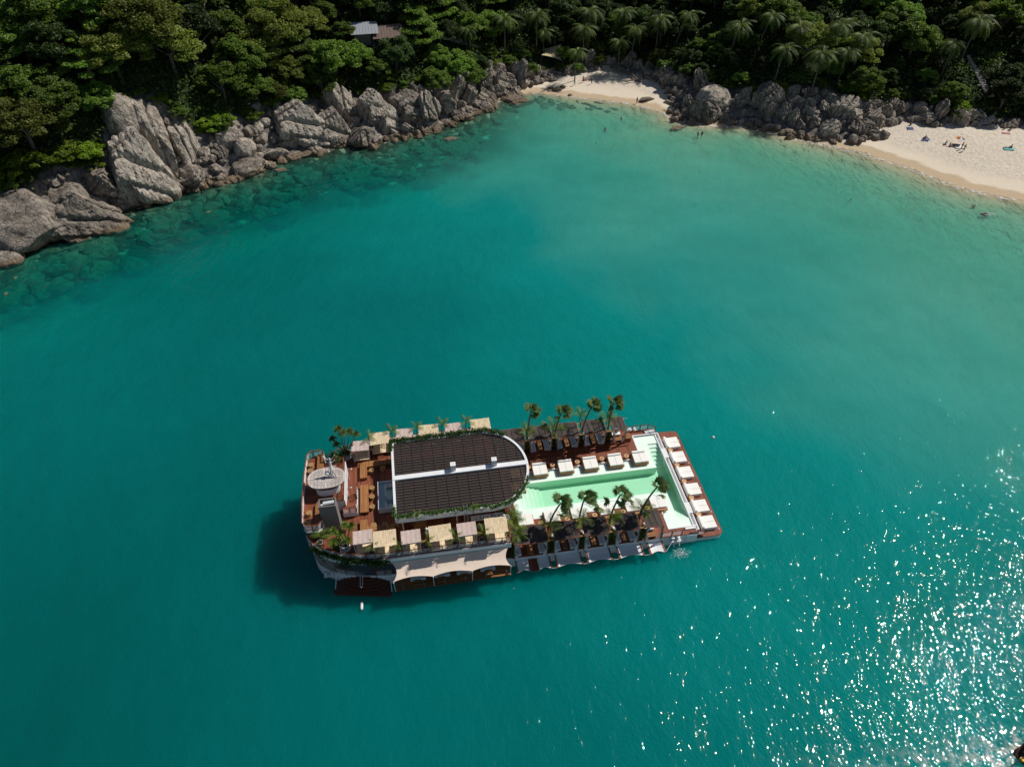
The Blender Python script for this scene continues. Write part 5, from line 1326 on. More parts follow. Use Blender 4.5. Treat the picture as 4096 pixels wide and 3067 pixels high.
# ------------------------------------------------------------------ dark pool cabanas
def pool_cabana(label, u0, u1, v0, v1, zf, front, side):
    """roof plane u0..u1 x v0..v1; front = +1 when the open side looks toward -v"""
    cu, cv = (u0+u1)/2, (v0+v1)/2; t = on('pool_cabana', label, 'cabana', cu, cv, zf); hw, hd = (u1-u0)/2, (v1-v0)/2; zt = 4.72-zf
    MB().sheet(lambda a, b: (-hw+2*hw*a, -hd+2*hd*b, zt+.03-.05*math.sin(math.pi*b)*abs(math.sin(math.pi*a*3))), 24, 8).build('roof_fabric', M_DARKF, t, True)
    nseam = 3 if hw > 1.2 else 2
    for k in range(1, nseam+1):
        x = -hw+2*hw*k/(nseam+1); MB().box(x-.03, x+.03, -hd, hd, zt+.02, zt+.045).build('roof_seam', M_SEAM, t)
    for (a, b, c, d) in ((-hw-.03, hw+.03, -hd-.06, -hd), (-hw-.03, hw+.03, hd, hd+.06), (-hw-.06, -hw, -hd, hd), (hw, hw+.06, -hd, hd)):
        MB().box(a, b, c, d, zt-.1, zt+.035).build('beam', M_RAILW, t)
    for sx in (-1, 1):
        for sy in (-1, 1): MB().box(sx*hw-.05, sx*hw+.05, sy*hd-.05, sy*hd+.05, 0, zt-.1).build('post', M_RAILW, t)
    for sx in (-1, 1):
        def cur(a, b, sx=sx):
            w_ = .42*(1-.75*math.sin(math.pi*min(1, b*1.15))**2); x = sx*(hw-.06)-sx*a*w_
            return (x, -hd+.06+.04*math.sin(a*18), (zt-.12)*(1-b)+.05)
        MB().sheet(cur, 12, 10).build('curtain', M_CURT, t, True)
    return t
def cab_set(u0, u1, vc, zf, lab, n, small=False):
    w_ = u1-u0
    if small:
        t = on('white_sofa', f'white cushioned sofa in the small cabana {lab}', 'sofa', (u0+u1)/2, vc+.3, zf)
        MB().rbox(-.6, .6, -.3, .4, .1, .42).build('seat', M_CUSH, t); MB().rbox(-.6, .6, .25, .5, .3, .85).build('backrest', M_CUSH, t); 
        t = on('low_table', f'wooden low table in the small cabana {lab}', 'table', (u0+u1)/2, vc-.75, zf)
        MB().box(-.6, .6, -.32, .32, .3, .38).build('top', M_BENCH, t)
        for sx in (-.5, .5): MB().box(sx-.05, sx+.05, -.28, .28, 0, .3).build('leg', M_BENCH, t)
        return
    for s, sd_ in ((-1, 'left'), (1, 'right')):
        t = on('white_sofa', f'white sofa along the {sd_} side of the {n} dark cabana {lab}', 'sofa', (u0+u1)/2+s*(w_/2-.55), vc, zf)
        MB().rbox(-.36, .36, -1.1, 1.1, .12, .42).build('seat', M_SOFA, t); a, b = sorted((s*.22, s*.4)); MB().rbox(a, b, -1.1, 1.1, .3, .8).build('backrest', M_SOFA, t)
    t = on('low_table', f'wooden low table inside the {n} dark cabana {lab}', 'table', (u0+u1)/2, vc-.2, zf)
    MB().box(-.35, .35, -.85, .85, .32, .38).build('top', M_BENCH, t)
    for sy in (-.7, .7): MB().box(-.3, .3, sy-.05, sy+.05, 0, .32).build('leg', M_BENCH, t)
FARC = [(-.1, 2.93), (3.7, 6.7), (7.45, 10.5), (11.3, 14.28), (15.4, 17.15)]
NEARC = [(-1.15, 2.86), (3.7, 6.72), (7.4, 10.38), (11.3, 14.2), (15.05, 17.12)]
for k, (a, b) in enumerate(FARC):
    pool_cabana(f'dark-roofed cabana with white curtains on the far terrace, {ordn[k]} from the left', a, b, 6.9, 9.4, 2.16, 1, 1)
    cab_set(a, b, 8.1, 2.16, 'of the far terrace', ordn[k], k == 4)
for k, (a, b) in enumerate(NEARC):
    pool_cabana(f'dark-roofed cabana over the near side nets, {ordn[k]} from the left', a, b, -9.45, -6.95, 1.86 if k < 9 else 1.8, 1, -1)
    cab_set(a, b, -8.05, 1.87, 'on the near side', ordn[k], k == 4)
for (a, b) in ((17.3, 18.2),):
    t = on('wooden_box', 'plain wooden cabinet beside the last far cabana', 'cabinet', 17.75, 7.6, 1.8); MB().box(-.42, .38, -.5, .5, 0, .8).build('body', M_BENCH, t); MB().box(-.45, .41, -.53, .53, .8, .84).build('lid', M_BENCH, t)
# bamboo braces between the cabanas
for s, rows in ((1, (7.15, 8.2, 9.2)), (-1, (-9.2, -8.2, -7.1))):
    gaps = [(2.93, 3.7), (6.7, 7.45), (10.5, 11.3), (14.28, 15.4)] if s > 0 else [(2.86, 3.7), (6.72, 7.4), (10.38, 11.3), (14.2, 15.05)]
    for k, (a, b) in enumerate(gaps):
        t = on('bamboo_brace', f'bamboo frame bridging the {ordn[k]} gap between the {"far" if s > 0 else "near"} cabanas', 'bamboo frame', (a+b)/2, rows[1], 0)
        for r_ in rows:
            for dv in (-.08, .08): MB().tube([(-(b-a)/2-.05, r_-rows[1]+dv, 4.5), ((b-a)/2+.05, r_-rows[1]+dv, 4.5)], .045, 6).build('pole', M_BAMBOO, t)
        for dx in (-.2, .2): MB().tube([(dx, -1.05, 4.42), (dx, 1.05, 4.42)], .035, 6).build('pole', M_BAMBOO, t)

# nets and walkway along the near side
def net(label, u0, u1):
    t = on('overwater_net', label, 'net', u0, -8.95, 1.15); w_ = u1-u0
    MB().sheet(lambda a, b: (w_*a, -.08-(1.82-.26*math.sin(math.pi*a))*b, -.1*math.sin(math.pi*a)*math.sin(math.pi*b)), 16, 10).build('mesh', M_NET, t)
    MB().tube([(w_*a, -.08-(1.82-.26*math.sin(math.pi*a)), 0) for a in np.linspace(0, 1, 14)], .035, 5).build('edge_rope', M_METAL, t)
    for x in (0, w_): MB().tube([(x, -.05, 0), (x, -1.9, 0)], .035, 5).build('edge_rope', M_METAL, t)
    return t
NETS = [(-.83, .48), (1.72, 3.03), (4.05, 6.85), (7.85, 10.55), (11.8, 14.55), (15.7, 17.3)]
for k, (a, b) in enumerate(NETS): net(f'white net stretched over the water, {ordn[k]} from the left', a, b)
for u in (-.98, 3.17, 3.9, 7.0, 7.7, 10.7, 11.62, 14.7, 15.52, 17.45): MB().box(u-.07, u+.07, -10.95, -9.21, 1.06, 1.24).build('net_beam', M_RAILW, BG)
MB().box(.56, 1.64, -10.9, -9.21, 1.0, 1.16).build('walkway', M_DECKX, BG)
for (a, b) in ((3.24, 3.83), (7.07, 7.63), (10.77, 11.55), (14.77, 15.45)): MB().tube([(a, -10.9, 1.15), (b, -10.9, 1.15)], .025, 5).build('tie_rod', M_METAL, BG)

# rails at the pool corners
railing('corner_railing', [(17.9, 9.15), (21.1, 9.15), (22.15, 8.45)], 1.8, 1.0, BG, M_BROWN, M_BROWN, M_METAL, 1.1, 4)
railing('corner_railing', [(17.4, -9.12), (20.1, -9.12)], 1.8, .95, BG, M_BROWN, M_BROWN, M_METAL, 1.3, 4)
railing('corner_railing', [(21.15, -9.1), (22.3, -9.1), (23.2, -9.0)], 1.2, .8, BG, M_BROWN, M_BROWN, M_METAL, 1.0, 4)
# mooring bollards
def bollards(label, u, v, z):
    t = on('bollard_pair', label, 'bollard', u, v, z); MB().box(-.6, .6, -.17, .17, 0, .06).build('plate', M_METAL, t)
    for s in (-.35, .35): MB().lathe(s, 0, [(.14, .06), (.13, .35), (.21, .38), (.21, .47), (.02, .5)], 14).build('post', M_METAL, t)
bollards('pair of white mooring bollards at the far rail beside the last cabana', 19.0, 9.45, 1.55)
bollards('pair of white mooring bollards on the near side of the hull above the jet', 19.1, -9.42, 1.4)
MB().box(18.4, 19.8, -9.75, -9.2, 1.25, 1.395).build('bollard_shelf', M_METAL, BG); MB().box(18.3, 19.7, 9.2, 9.75, 1.4, 1.545).build('bollard_shelf', M_METAL, BG)
b = on('stern_bollards', 'pair of white bollards on the shaded hull ledge at the rounded stern', 'bollard', -23.2, -7.75, 1.55); MB().box(-.6, .6, -.3, .3, -.15, .0).build('plate', M_METAL, b)
for s in (-.35, .35): MB().lathe(s, 0, [(.14, 0), (.13, .3), (.23, .34), (.23, .42), (.02, .46)], 14).build('post', M_METAL, b)
for dx in (0, 1.0):
    MB().tube([(18.9+dx*.7, -9.25, .85), (18.95+dx*.7, -9.6, .9), (19.0+dx*.7, -9.75, .4)], .07, 6).build('outlet_pipe', M_METAL, BG)
MB().tube([(17.45, -10.9, 1.2), (18.7, -9.6, 1.45)], .02, 4).build('stay_line', M_METAL, BG)
# grab cleats along the bow edge
for v in (7.2, 2.9, -1.6, -5.6, -8.3): MB().box(25.35, 25.42, v-.14, v+.14, .745, .8).build('cleat', M_METAL, BG)
# horn loudspeakers
def horn(label, u, v, z, rz=0):
    t = on('horn_speaker', label, 'loudspeaker', u, v, z, rz)
    o = MB().lathe(0, 0, [(.16, -.32), (.17, -.12), (.10, 0), (.16, .18), (.40, .45), (.42, .5), (.36, .47), (.12, .2)], 18).build('bell', M_METAL, t, True); o.rotation_euler = (R(72), 0, R(20)); 
    MB().tube([(0, 0, -.9), (0, 0, 0)], .04, 6).build('bracket', M_METAL, t)
horn('white horn loudspeaker between the last two far cabanas', 15.5, 7.3, 4.5)
horn('white horn loudspeaker between the last two near cabanas', 15.3, -6.9, 4.6)
horn('white horn loudspeaker under the right end of the canopy', -1.9, -6.4, 6.6)
horn('small white loudspeaker beside the middle near reed cabana', -11.1, -7.2, 6.9)
# shower posts
t = on('shower', 'thin white shower arm at the near end of the pool', 'shower', 18.5, -6.6, 1.8); MB().tube([(-.2, 0, 0), (-.2, 0, 1.9), (.3, 0, 1.95)], .03, 6).build('pipe', M_METAL, t)
t = on('shower', 'thin white arm sticking out behind the last far cabana', 'shower', 17.4, 9.3, 1.8); MB().tube([(0, 0, 0), (0, 0, 2.6), (.6, 0, 2.65)], .03, 6).build('pipe', M_METAL, t)

# ------------------------------------------------------------------ plants on the barge
PFR = [pinnate(300+i, 1.25, ML['potpalm'], leaflet=.9, droop=.85, n=13, wd=.115) for i in range(3)]
POTM = MB().lathe(0, 0, [(.22, 0), (.34, .45), (.36, .6), (.31, .6), (.30, .5)], 16).mesh('pot', M_POT, True)
SOILM = MB().cyl(0, 0, .48, .52, .30).mesh('soil', M_SOIL)
def potted_palm(label, u, v, s=1.0, hgt=1.4, n=7, z=5.2, wind=.5):
    t = on('potted_palm', label, 'potted palm', u, v, z); ob('pot', POTM, t); ob('soil', SOILM, t)
    lx = RN.uniform(-.1, .25); st = [(0, 0, .5), (lx*.3, 0, .5+hgt*.5), (lx, 0, .5+hgt)]
    MB().tube(st, [.07, .05, .045], 6).build('stem', M_PBARK, t)
    for k in range(n):
        a = k*2.39996+RN.uniform(-.3, .3); a = math.atan2(math.sin(a), math.cos(a)+wind); el = .95-1.1*(k/n)
        ob('frond', PFR[RN.integers(3)], t, (lx, 0, .5+hgt), rot=(RN.uniform(-.5, .5), -el, a), scale=(s*RN.uniform(.85, 1.15),)*3)
    return t
for k, (u, v) in enumerate([(-17.65, -8.55), (-14.65, -8.85), (-11.4, -8.75), (-8.1, -8.7), (-4.9, -8.7)]):
    potted_palm(f'small palm in a grey pot at the near rail, {ordn[k]} from the left', u, v, 1.05, 1.2)
for k, (u, v) in enumerate([(-17.5, 8.1), (-14.55, 8.7), (-11.3, 9.0), (-8.05, 9.0), (-4.75, 9.0)]):
    potted_palm(f'small palm in a grey pot at the far rail, {ordn[k]} from the left', u, v, 1.1, 1.9)
potted_palm('small palm by the rounded near corner of the stern', -23.6, -6.1, 1.15, 1.0, 9)
potted_palm('small palm at the far corner behind the bridge deck', -22.4, 6.9, .9, .6, 6)
potted_palm('tiny palm growing out of the canopy vine, near side', -12.1, -6.1, .7, .1, 8, 7.9)
potted_palm('second tiny palm growing out of the canopy vine, near side', -5.6, -6.1, .7, .1, 8, 7.9)
# dracaena trees
def rosette(seed, L, mat, n=70, up=.3):
    rg = np.random.default_rng(seed); Q = []
    for k in range(n):
        d = rg.normal(size=3); d[2] = abs(d[2])*1.0-.35+up; d /= np.linalg.norm(d); l = L*rg.uniform(.75, 1.1)
        s_ = np.cross(d, (0, 0, 1.0)); s_ /= np.linalg.norm(s_)+1e-6; s_ *= .045*L*1.3
        m = d*l*.5+np.array((0, 0, .05*L)); e = d*l+np.array((0, 0, -.18*L)); Q.append([np.zeros(3), m-s_, e, m+s_])
    return np_mesh('leaf_head', np.array(Q), 4, mat)
RO = [rosette(i, .78, ML['potpalm'], 80) for i in range(3)]
RD = [rosette(10+i, .8, ML['fan'], 90) for i in range(3)]
def dracaena(label, u, v, tips, low, mesh, scale=1.0):
    t = on('dracaena_tree', label, 'potted tree', u, v, 5.2)
    MB().lathe(0, 0, [(.42, 0), (.56, .7), (.60, .9), (.52, .9), (.5, .75)], 18).build('pot', M_POT, t, True); MB().cyl(0, 0, .7, .76, .5).build('soil', M_SOIL, t)
    MB().lathe(0, 0, [(.6, 0), (.66, .06)], 18).build('saucer', M_METAL, t)
    for (x, y, z) in tips:
        MB().tube([(x*.08, y*.08, .7), (x*.45, y*.35, .7+(z-.7)*.45), (x*.85, y*.85, .7+(z-.7)*.8), (x, y, z)], [.09, .065, .055, .05], 6).build('stem', M_BARK, t)
        ob('leaf_head', mesh[RN.integers(3)], t, (x, y, z), rot=(0, 0, RN.uniform(0, 6)), scale=(scale*RN.uniform(.85, 1.1),)*3)
    for (x, y) in low: ob('leaf_head', mesh[RN.integers(3)], t, (x, y, .95), scale=(.8, .8, .8))
dracaena('tall many-stemmed dracaena tree in a grey pot on the far side of the stern', -20.7, 7.4,
         [(-.45, .9, 4.3), (.1, .5, 3.9), (.85, .7, 3.9), (1.65, .5, 3.5), (-1.3, .5, 3.1), (-.9, .1, 2.4)], [(.1, -.3), (-.3, .5)], RD, 1.05)
dracaena('branching dracaena tree in a grey pot on the near side of the stern', -20.75, -7.0,
         [(-.9, .4, 2.9), (.5, .8, 3.2), (1.1, .6, 3.1), (-1.0, -.5, 2.0), (.55, -.5, 2.1), (-.1, .2, 2.4), (-.7, .0, 1.6)], [], RO, 1.0)
for k in range(5):
    o = tag(ob('leafy_shrub', RD[k % 3]), ['dark spiky shrub behind the far dracaena pot, left', 'dark spiky shrub behind the far dracaena pot, middle', 'dark spiky shrub left of the tall far dracaena', 'low spiky shrub at the far stern rail', 'small spiky plant beside the near dracaena pot'][k], 'shrub')
    uv = [(-21.3, 7.2), (-20.9, 8.0), (-21.7, 6.7), (-22.3, 7.4), (-21.7, -6.9)][k]; o.location = B(uv[0], uv[1], 5.6+.15*k % .4); o.scale = (1.1,)*3
t = on('white_chair', 'white metal chair beside the near dracaena pot', 'chair', -20.95, -7.9, 5.2)
MB().tube([(-.25, -.25, .45), (.25, -.25, .45), (.25, .25, .45), (-.25, .25, .45)], .03, 5, True).build('seat', M_METAL, t); MB().tube([(-.25, .25, 0), (-.25, .25, .9), (.25, .25, .9), (.25, .25, 0)], .03, 5).build('backrest', M_METAL, t)
for s in (-.25, .25): MB().tube([(s, -.25, .45), (s, -.25, 0)], .03, 5).build('leg', M_METAL, t)

# fan palms, their crowns blown to the right
FL = [fanleaf(i, .85, ML['fan'], 19, .75) for i in range(3)]
ARE = [pinnate(320+i, 1.5, ML['potpalm'], leaflet=.95, droop=.8, n=16, wd=.085) for i in range(3)]
ARD = [pinnate(330+i, 1.7, ML['green'], leaflet=.8, droop=.8, n=16, wd=.06) for i in range(2)]
def fan_palm(label, u, v, zf, htop, lean, lone=None, extra=0):
    t = on('fan_palm', label, 'palm tree', u, v, zf)
    top = (lean, RN.uniform(-.1, .1), htop)
    pts = [(lean*(q**2.4), 0, htop*q) for q in np.linspace(0, 1, 8)]
    MB().tube(pts, [.19, .16, .14, .13, .12, .11, .10, .09], 8).build('trunk', M_PBARK, t)
    n = 17
    for k in range(n):
        a = RN.normal()*.62; el = RN.uniform(-.55, .95)
        if k > 13: a += 2.6; el = .9
        ob('frond', FL[RN.integers(3)], t, (pts[-1][0], 0, pts[-1][2]-.15*RN.random()), rot=(RN.uniform(-.9, .9), -el, a), scale=(RN.uniform(.75, 1.15), RN.uniform(.6, .95), 1.0))
    if lone:
        for (dx, dy, dz) in lone:
            L = math.sqrt(dx*dx+dy*dy+dz*dz); MB().tube([(pts[-2][0], 0, pts[-2][2]), (pts[-2][0]+dx, dy, pts[-2][2]+dz)], .018, 4).build('leaf_stalk', ML['green'], t)
            ob('frond', FL[RN.integers(3)], t, (pts[-2][0]+dx-.3, dy, pts[-2][2]+dz), rot=(RN.uniform(-.5, .5), .2, RN.normal()*.6), scale=(.85,)*3)
    return t
palmu_f = [(3.4, 7.7, 7.3, .45), (7.2, 7.7, 6.6, .85), (11.0, 7.7, 6.9, 1.15), (14.75, 7.7, 7.0, .3)]
for k, (u, v, h, ln) in enumerate(palmu_f):
    fan_palm(f'windblown fan palm on the far terrace, {ordn[k]} from the left', u, v, 2.16, h, ln, [[(1.5, 0, -1.5)], [(-.8, 0, .3)], [(1.2, 0, -1.0)], [(-.6, .2, .3)]][k])
palmu_n = [(3.25, -7.3, 6.9, 1.4), (7.1, -7.1, 7.2, .5), (10.95, -7.3, 7.0, .9), (14.75, -7.2, 7.5, 1.6)]
for k, (u, v, h, ln) in enumerate(palmu_n):
    fan_palm(f'windblown fan palm on the near side, {ordn[k]} from the left', u, v, 1.86, h, ln, [[(1.2, 0, -2.0), (.4, .2, -2.2)], [(1.2, 0, -1.0), (2.0, 0, -2.2)], [(-1.8, 0, .3), (1.6, 0, -1.1)], [(1.2, 0, -1.3)]][k])
def areca(label, u, v, z, n=8, s=1.0, mesh=None, stem=1.2):
    t = on('feather_palm', label, 'palm', u, v, z); mesh = mesh or ARE
    MB().tube([(0, 0, 0), (.05, 0, stem)], .05, 6).build('stem', M_PBARK, t)
    for k in range(n):
        a = k*2.4+RN.uniform(-.4, .4); a = math.atan2(math.sin(a), math.cos(a)+.4); el = 1.05-1.0*(k/n)
        ob('frond', mesh[RN.integers(len(mesh))], t, (0, 0, stem), rot=(RN.uniform(-.4, .4), -el, a), scale=(s*RN.uniform(.85, 1.15),)*3)
    return t
for k, (u, v, z, s, m_) in enumerate([(3.35, 8.2, 4.2, 1.15, ARE), (7.05, 8.3, 4.0, 1.25, ARD), (10.9, 8.8, 5.6, .9, ARE), (14.8, 8.7, 4.4, 1.1, ARE)]):
    areca(f'bright feather palm behind the {ordn[k]} far fan palm', u, v, z-.3, 10, s*1.1, m_)
for k, (u, v, z) in enumerate([(3.5, -7.9, 4.3), (7.25, -7.8, 4.6), (11.15, -7.9, 4.3), (14.95, -7.4, 4.6)]):
    areca(f'yellow-green feather palm at the foot of the {ordn[k]} near fan palm', u, v, z-.2, 11, 1.2)
for k, (u, v, z) in enumerate([(-.9, -6.9, 5.2), (-.6, -8.3, 4.6), (-1.0, -5.6, 4.6)]):
    areca(['bright feather palm at the corner of the upper deck, middle of three', 'bright feather palm at the corner of the upper deck, nearest of three', 'bright feather palm at the corner of the upper deck, farthest of three'][k], u, v, z-1.0, 13, 1.2, None, 1.6)
for k, (u, v) in enumerate([(3.3, -8.7), (7.1, -8.7), (10.9, -8.75), (14.7, -8.75)]):
    t = on('spiky_shrub', f'dark spiky shrub in the {ordn[k]} gap of the near cabanas', 'shrub', u, v, 1.8); MB().box(-.32, .32, -.35, .35, 0, .5).build('planter', M_BLACK, t)
    for (dx, dy, dz, s) in ((0, 0, 1.7, 1.15), (.1, -.25, 1.0, 1.0), (-.1, .3, 1.2, 1.0)):
        ob('leaf_head', (RO+RD)[RN.integers(6)], t, (dx, dy, dz), scale=(s,)*3)
for k, (u, v) in enumerate([(3.3, 7.4), (7.1, 7.35), (10.9, 7.35), (14.85, 7.4)]):
    t = on('planter_shrub', f'dark green shrub in a black planter in the {ordn[k]} gap of the far cabanas', 'shrub', u, v, 2.16); MB().box(-.32, .32, -.6, .5, 0, .5).build('planter', M_BLACK, t)
    for (dx, dy, dz) in ((0, -.1, .9), (.05, .3, 1.4)): ob('leaf_head', RD[RN.integers(3)], t, (dx, dy, dz), scale=(.75,)*3)
t = on('spiky_shrub', 'dark spiky shrub beside the right end of the beige awning', 'shrub', -1.2, -8.6, 1.8); MB().box(-.2, .2, -.5, .5, 0, .5).build('planter', M_BLACK, t)
for (dy, dz) in ((-.5, .9), (0, 1.4), (.5, 1.9)): ob('leaf_head', RD[RN.integers(3)], t, (0, dy, dz), scale=(.8,)*3)
# ------------------------------------------------------------------ people
def skin(name, verts, edges, radii, mat, sub=1):
    me = bpy.data.meshes.new(name); me.from_pydata(verts, edges, []); o = bpy.data.objects.new(name, me); COL.objects.link(o)
    sm = o.modifiers.new('s', 'SKIN'); sd_ = o.modifiers.new('d', 'SUBSURF'); sd_.levels = sub
    for i, r_ in enumerate(radii): me.skin_vertices[0].data[i].radius = (r_ if isinstance(r_, tuple) else (r_, r_))
    me.skin_vertices[0].data[0].use_root = True
    dg = bpy.context.evaluated_depsgraph_get(); out = bpy.data.meshes.new_from_object(o.evaluated_get(dg)); out.name = name
    bpy.data.objects.remove(o); out.materials.clear(); out.materials.append(mat)
    out.polygons.foreach_set('use_smooth', [True]*len(out.polygons)); return out
POSE = {  # pelvis, chest, neck, head, L/R shoulder elbow hand, L/R hip knee foot
 'stand': dict(pel=(0,0,.95), che=(0,0,1.3), nek=(0,0,1.47), hed=(0,.02,1.62), sl=(-.19,0,1.40), el=(-.25,.02,1.12), hl=(-.24,.1,.86), sr=(.19,0,1.40), er=(.26,.0,1.12), hr=(.27,.06,.86), kl=(-.11,.02,.5), fl=(-.12,0,.06), kr=(.11,.03,.5), fr=(.13,.02,.06)),
 'walk': dict(pel=(0,0,.93), che=(0,.03,1.28), nek=(0,.05,1.45), hed=(0,.08,1.6), sl=(-.19,.03,1.38), el=(-.25,-.12,1.14), hl=(-.25,-.10,.88), sr=(.19,.03,1.38), er=(.25,.15,1.14), hr=(.24,.32,.98), kl=(-.1,.28,.52), fl=(-.1,.36,.07), kr=(.1,-.05,.5), fr=(.1,-.38,.1)),
 'sit': dict(pel=(0,0,.14), che=(0,-.10,.48), nek=(0,-.08,.65), hed=(0,-.05,.80), sl=(-.19,-.1,.60), el=(-.27,.02,.38), hl=(-.18,.24,.40), sr=(.19,-.1,.60), er=(.27,.02,.38), hr=(.18,.24,.40), kl=(-.12,.38,.48), fl=(-.12,.62,.07), kr=(.12,.38,.45), fr=(.12,.66,.07)),
 'lie': dict(pel=(0,0,.12), che=(0,-.36,.14), nek=(0,-.53,.15), hed=(0,-.68,.18), sl=(-.19,-.46,.13), el=(-.36,-.30,.10), hl=(-.30,-.05,.08), sr=(.19,-.46,.13), er=(.36,-.35,.10), hr=(.22,-.60,.08), kl=(-.1,.43,.14), fl=(-.12,.86,.07), kr=(.12,.42,.22), fr=(.12,.84,.07)),
 'swim': dict(pel=(0,-.28,-.42), che=(0,-.06,-.12), nek=(0,.02,.04), hed=(0,.06,.18), sl=(-.19,-.02,-.02), el=(-.38,.14,-.03), hl=(-.42,.38,0), sr=(.19,-.02,-.02), er=(.38,.14,-.03), hr=(.42,.38,0), kl=(-.12,-.6,-.62), fl=(-.12,-1.0,-.5), kr=(.12,-.6,-.7), fr=(.12,-.98,-.62)),
}
ORDR = ['pel','che','nek','hed','sl','el','hl','sr','er','hr','kl','fl','kr','fr']
def body_mesh(p, mat):
    P = [p[k] for k in ORDR]; P = [Vector(q) for q in P]
    E = [(0,1),(1,2),(2,3),(1,4),(4,5),(5,6),(1,7),(7,8),(8,9),(0,10),(10,11),(0,12),(12,13)]
    rad = [(.15,.11),(.16,.11),.055,.105,.065,.045,.035,.065,.045,.035,.075,.045,.075,.045]
    return skin('body', [tuple(q) for q in P], E, rad, mat)
def cloth_mesh(p, kind, mat):
    mb = MB(); q = lambda k: Vector(p[k])
    d = (q('che')-q('pel'))
    if kind in ('shirt', 'full'):
        mb.tube([q('pel')+d*.25, q('pel')+d*.6, q('che'), q('nek')-(q('nek')-q('che'))*.3], [.165, .16, .175, .10], 10)
        for s in 'lr': mb.tube([q('s'+s), q('s'+s)+(q('e'+s)-q('s'+s))*.55], [.085, .07], 8)
    if kind in ('shorts', 'full', 'trunks'):
        mb.tube([q('pel')+d*.22, q('pel')-d*.1], [.165, .16], 10)
        for s in 'lr':
            k = q('k'+s); h = q('pel')+Vector((math.copysign(.09, k.x), 0, -.04)); mb.tube([h, h+(k-h)*(.7 if kind != 'trunks' else .4)], [.105, .085], 8)
    if kind == 'bikini':
        mb.tube([q('pel')+d*.15, q('pel')-d*.12], [.168, .15], 10); mb.tube([q('che')-d*.12, q('che')+d*.08], [.178, .165], 10)
    return mb.mesh('clothing', mat, True)
SK = [simple('skin_a', (.42, .22, .13), (.36, .18, .10), 4, .6), simple('skin_b', (.24, .12, .07), (.2, .1, .06), 4, .6), simple('skin_c', (.58, .36, .25), (.5, .3, .2), 4, .6)]
HAIR = [simple('hair_dark', (.02, .015, .012), None, 4, .6), simple('hair_fair', (.35, .22, .10), None, 4, .6)]
CL = {k: simple('cloth_'+k, c, None, 4, .8) for k, c in dict(red=(.6, .05, .03), blue=(.03, .08, .26), black=(.02, .02, .025), white=(.78, .78, .76), grey=(.25, .25, .27), pink=(.7, .2, .25), teal=(.12, .42, .42), khaki=(.35, .3, .2)).items()}
BM = {(p, s): body_mesh(POSE[p], SK[s]) for p in POSE for s in range(3)}
HM = [MB().lathe(0, 0, [(.085, -.04), (.122, .0), (.125, .06), (.09, .12), (.02, .14)], 12).mesh('hair', h, True) for h in HAIR]
def person(px, py, pose, sk, clothes, label, rz=0.0, hair=0, z=None, off=0.0):
    if z is None: x, y, zz = ray_ground(px, py, 0.0)
    else: x, y, _ = G(px, py, z); zz = z
    t = thing('person', label, 'person', (x, y, zz+off), rz)
    ob('body', BM[(pose, sk)], t)
    if clothes:
        for kind, c in clothes: ob('clothing', cloth_mesh(POSE[pose], kind, CL[c]), t)
    h = POSE[pose]['hed']; ob('hair', HM[hair], t, (h[0], h[1]-.02, h[2]+.02)); return t
pp = lambda x, y, o, s: (o[0]+x/s, o[1]+y/s)
a = (2000, 220); s_ = 4.424
def PA(x, y): return pp(x, y, a, s_)
person(*PA(1320, 545), 'walk', 1, [('shorts', 'black'), ('shirt', 'grey')], 'person in dark clothes striding left on the small beach', R(80))
person(*PA(1470, 490), 'stand', 1, [('trunks', 'black')], 'person standing behind the red float on the small beach', R(160))
person(*PA(1622, 520), 'stand', 1, [('full', 'black')], 'person in dark swimwear with one arm raised on the small beach', R(20))
person(*PA(640, 305), 'stand', 2, [('shirt', 'red'), ('shorts', 'grey')], 'person in a red top on the rocks below the stone steps', R(200))
person(*PA(676, 365), 'stand', 2, [('shirt', 'white'), ('shorts', 'blue')], 'person in a white shirt standing among rocks left of the small beach', R(180))
person(*PA(795, 400), 'stand', 2, [('shirt', 'white'), ('shorts', 'white')], 'person in all white, left of the pair on the beach rocks', R(150))
person(*PA(832, 375), 'walk', 2, [('shirt', 'white'), ('shorts', 'blue')], 'person in white bending between two others on the beach rocks', R(100))
person(*PA(872, 420), 'stand', 1, [('shirt', 'white'), ('shorts', 'black')], 'person in a pale shirt, rightmost of the three on the beach rocks', R(170))
person(*PA(950, 460), 'sit', 1, [('trunks', 'blue')], 'person in blue sitting on the dark rock at the small beach', R(180))
person(2300+780/3.16, 350+205/3.16, 'stand', 1, [('trunks', 'black')], 'person standing at the water edge in front of the palm shadow', R(200))
W0 = lambda x, y: (2300+x/3.16, 350+y/3.16)
person(*W0(585, 405), 'stand', 2, [('bikini', 'black')], 'swimmer standing waist-deep, closest to the small beach', R(180), z=0, off=-.95)
person(*W0(370, 558), 'stand', 2, [('bikini', 'pink')], 'pink-clad swimmer of the pair standing in the bay', R(150), z=0, off=-1.05)
person(*W0(383, 540), 'stand', 1, [('trunks', 'black')], 'dark-haired swimmer of the pair standing in the bay', R(200), z=0, off=-1.1)
person(*W0(270, 715), 'swim', 1, None, 'swimmer with only head and shoulders out, left of the two farthest out', R(90), z=0)
person(*W0(486, 750), 'swim', 2, None, 'swimmer with only head and shoulders out, right of the two farthest out', R(-60), 1, z=0)
person(*W0(1552, 612), 'stand', 1, [('bikini', 'black')], 'left one of two waders by the right rocks', R(180), z=0, off=-.75)
person(*W0(1601, 608), 'stand', 1, [('shirt', 'black'), ('trunks', 'black')], 'right one of two waders by the right rocks, arms up', R(190), z=0, off=-.6)
Q0 = lambda x, y: (3400+x/3.178, 460+y/3.178)
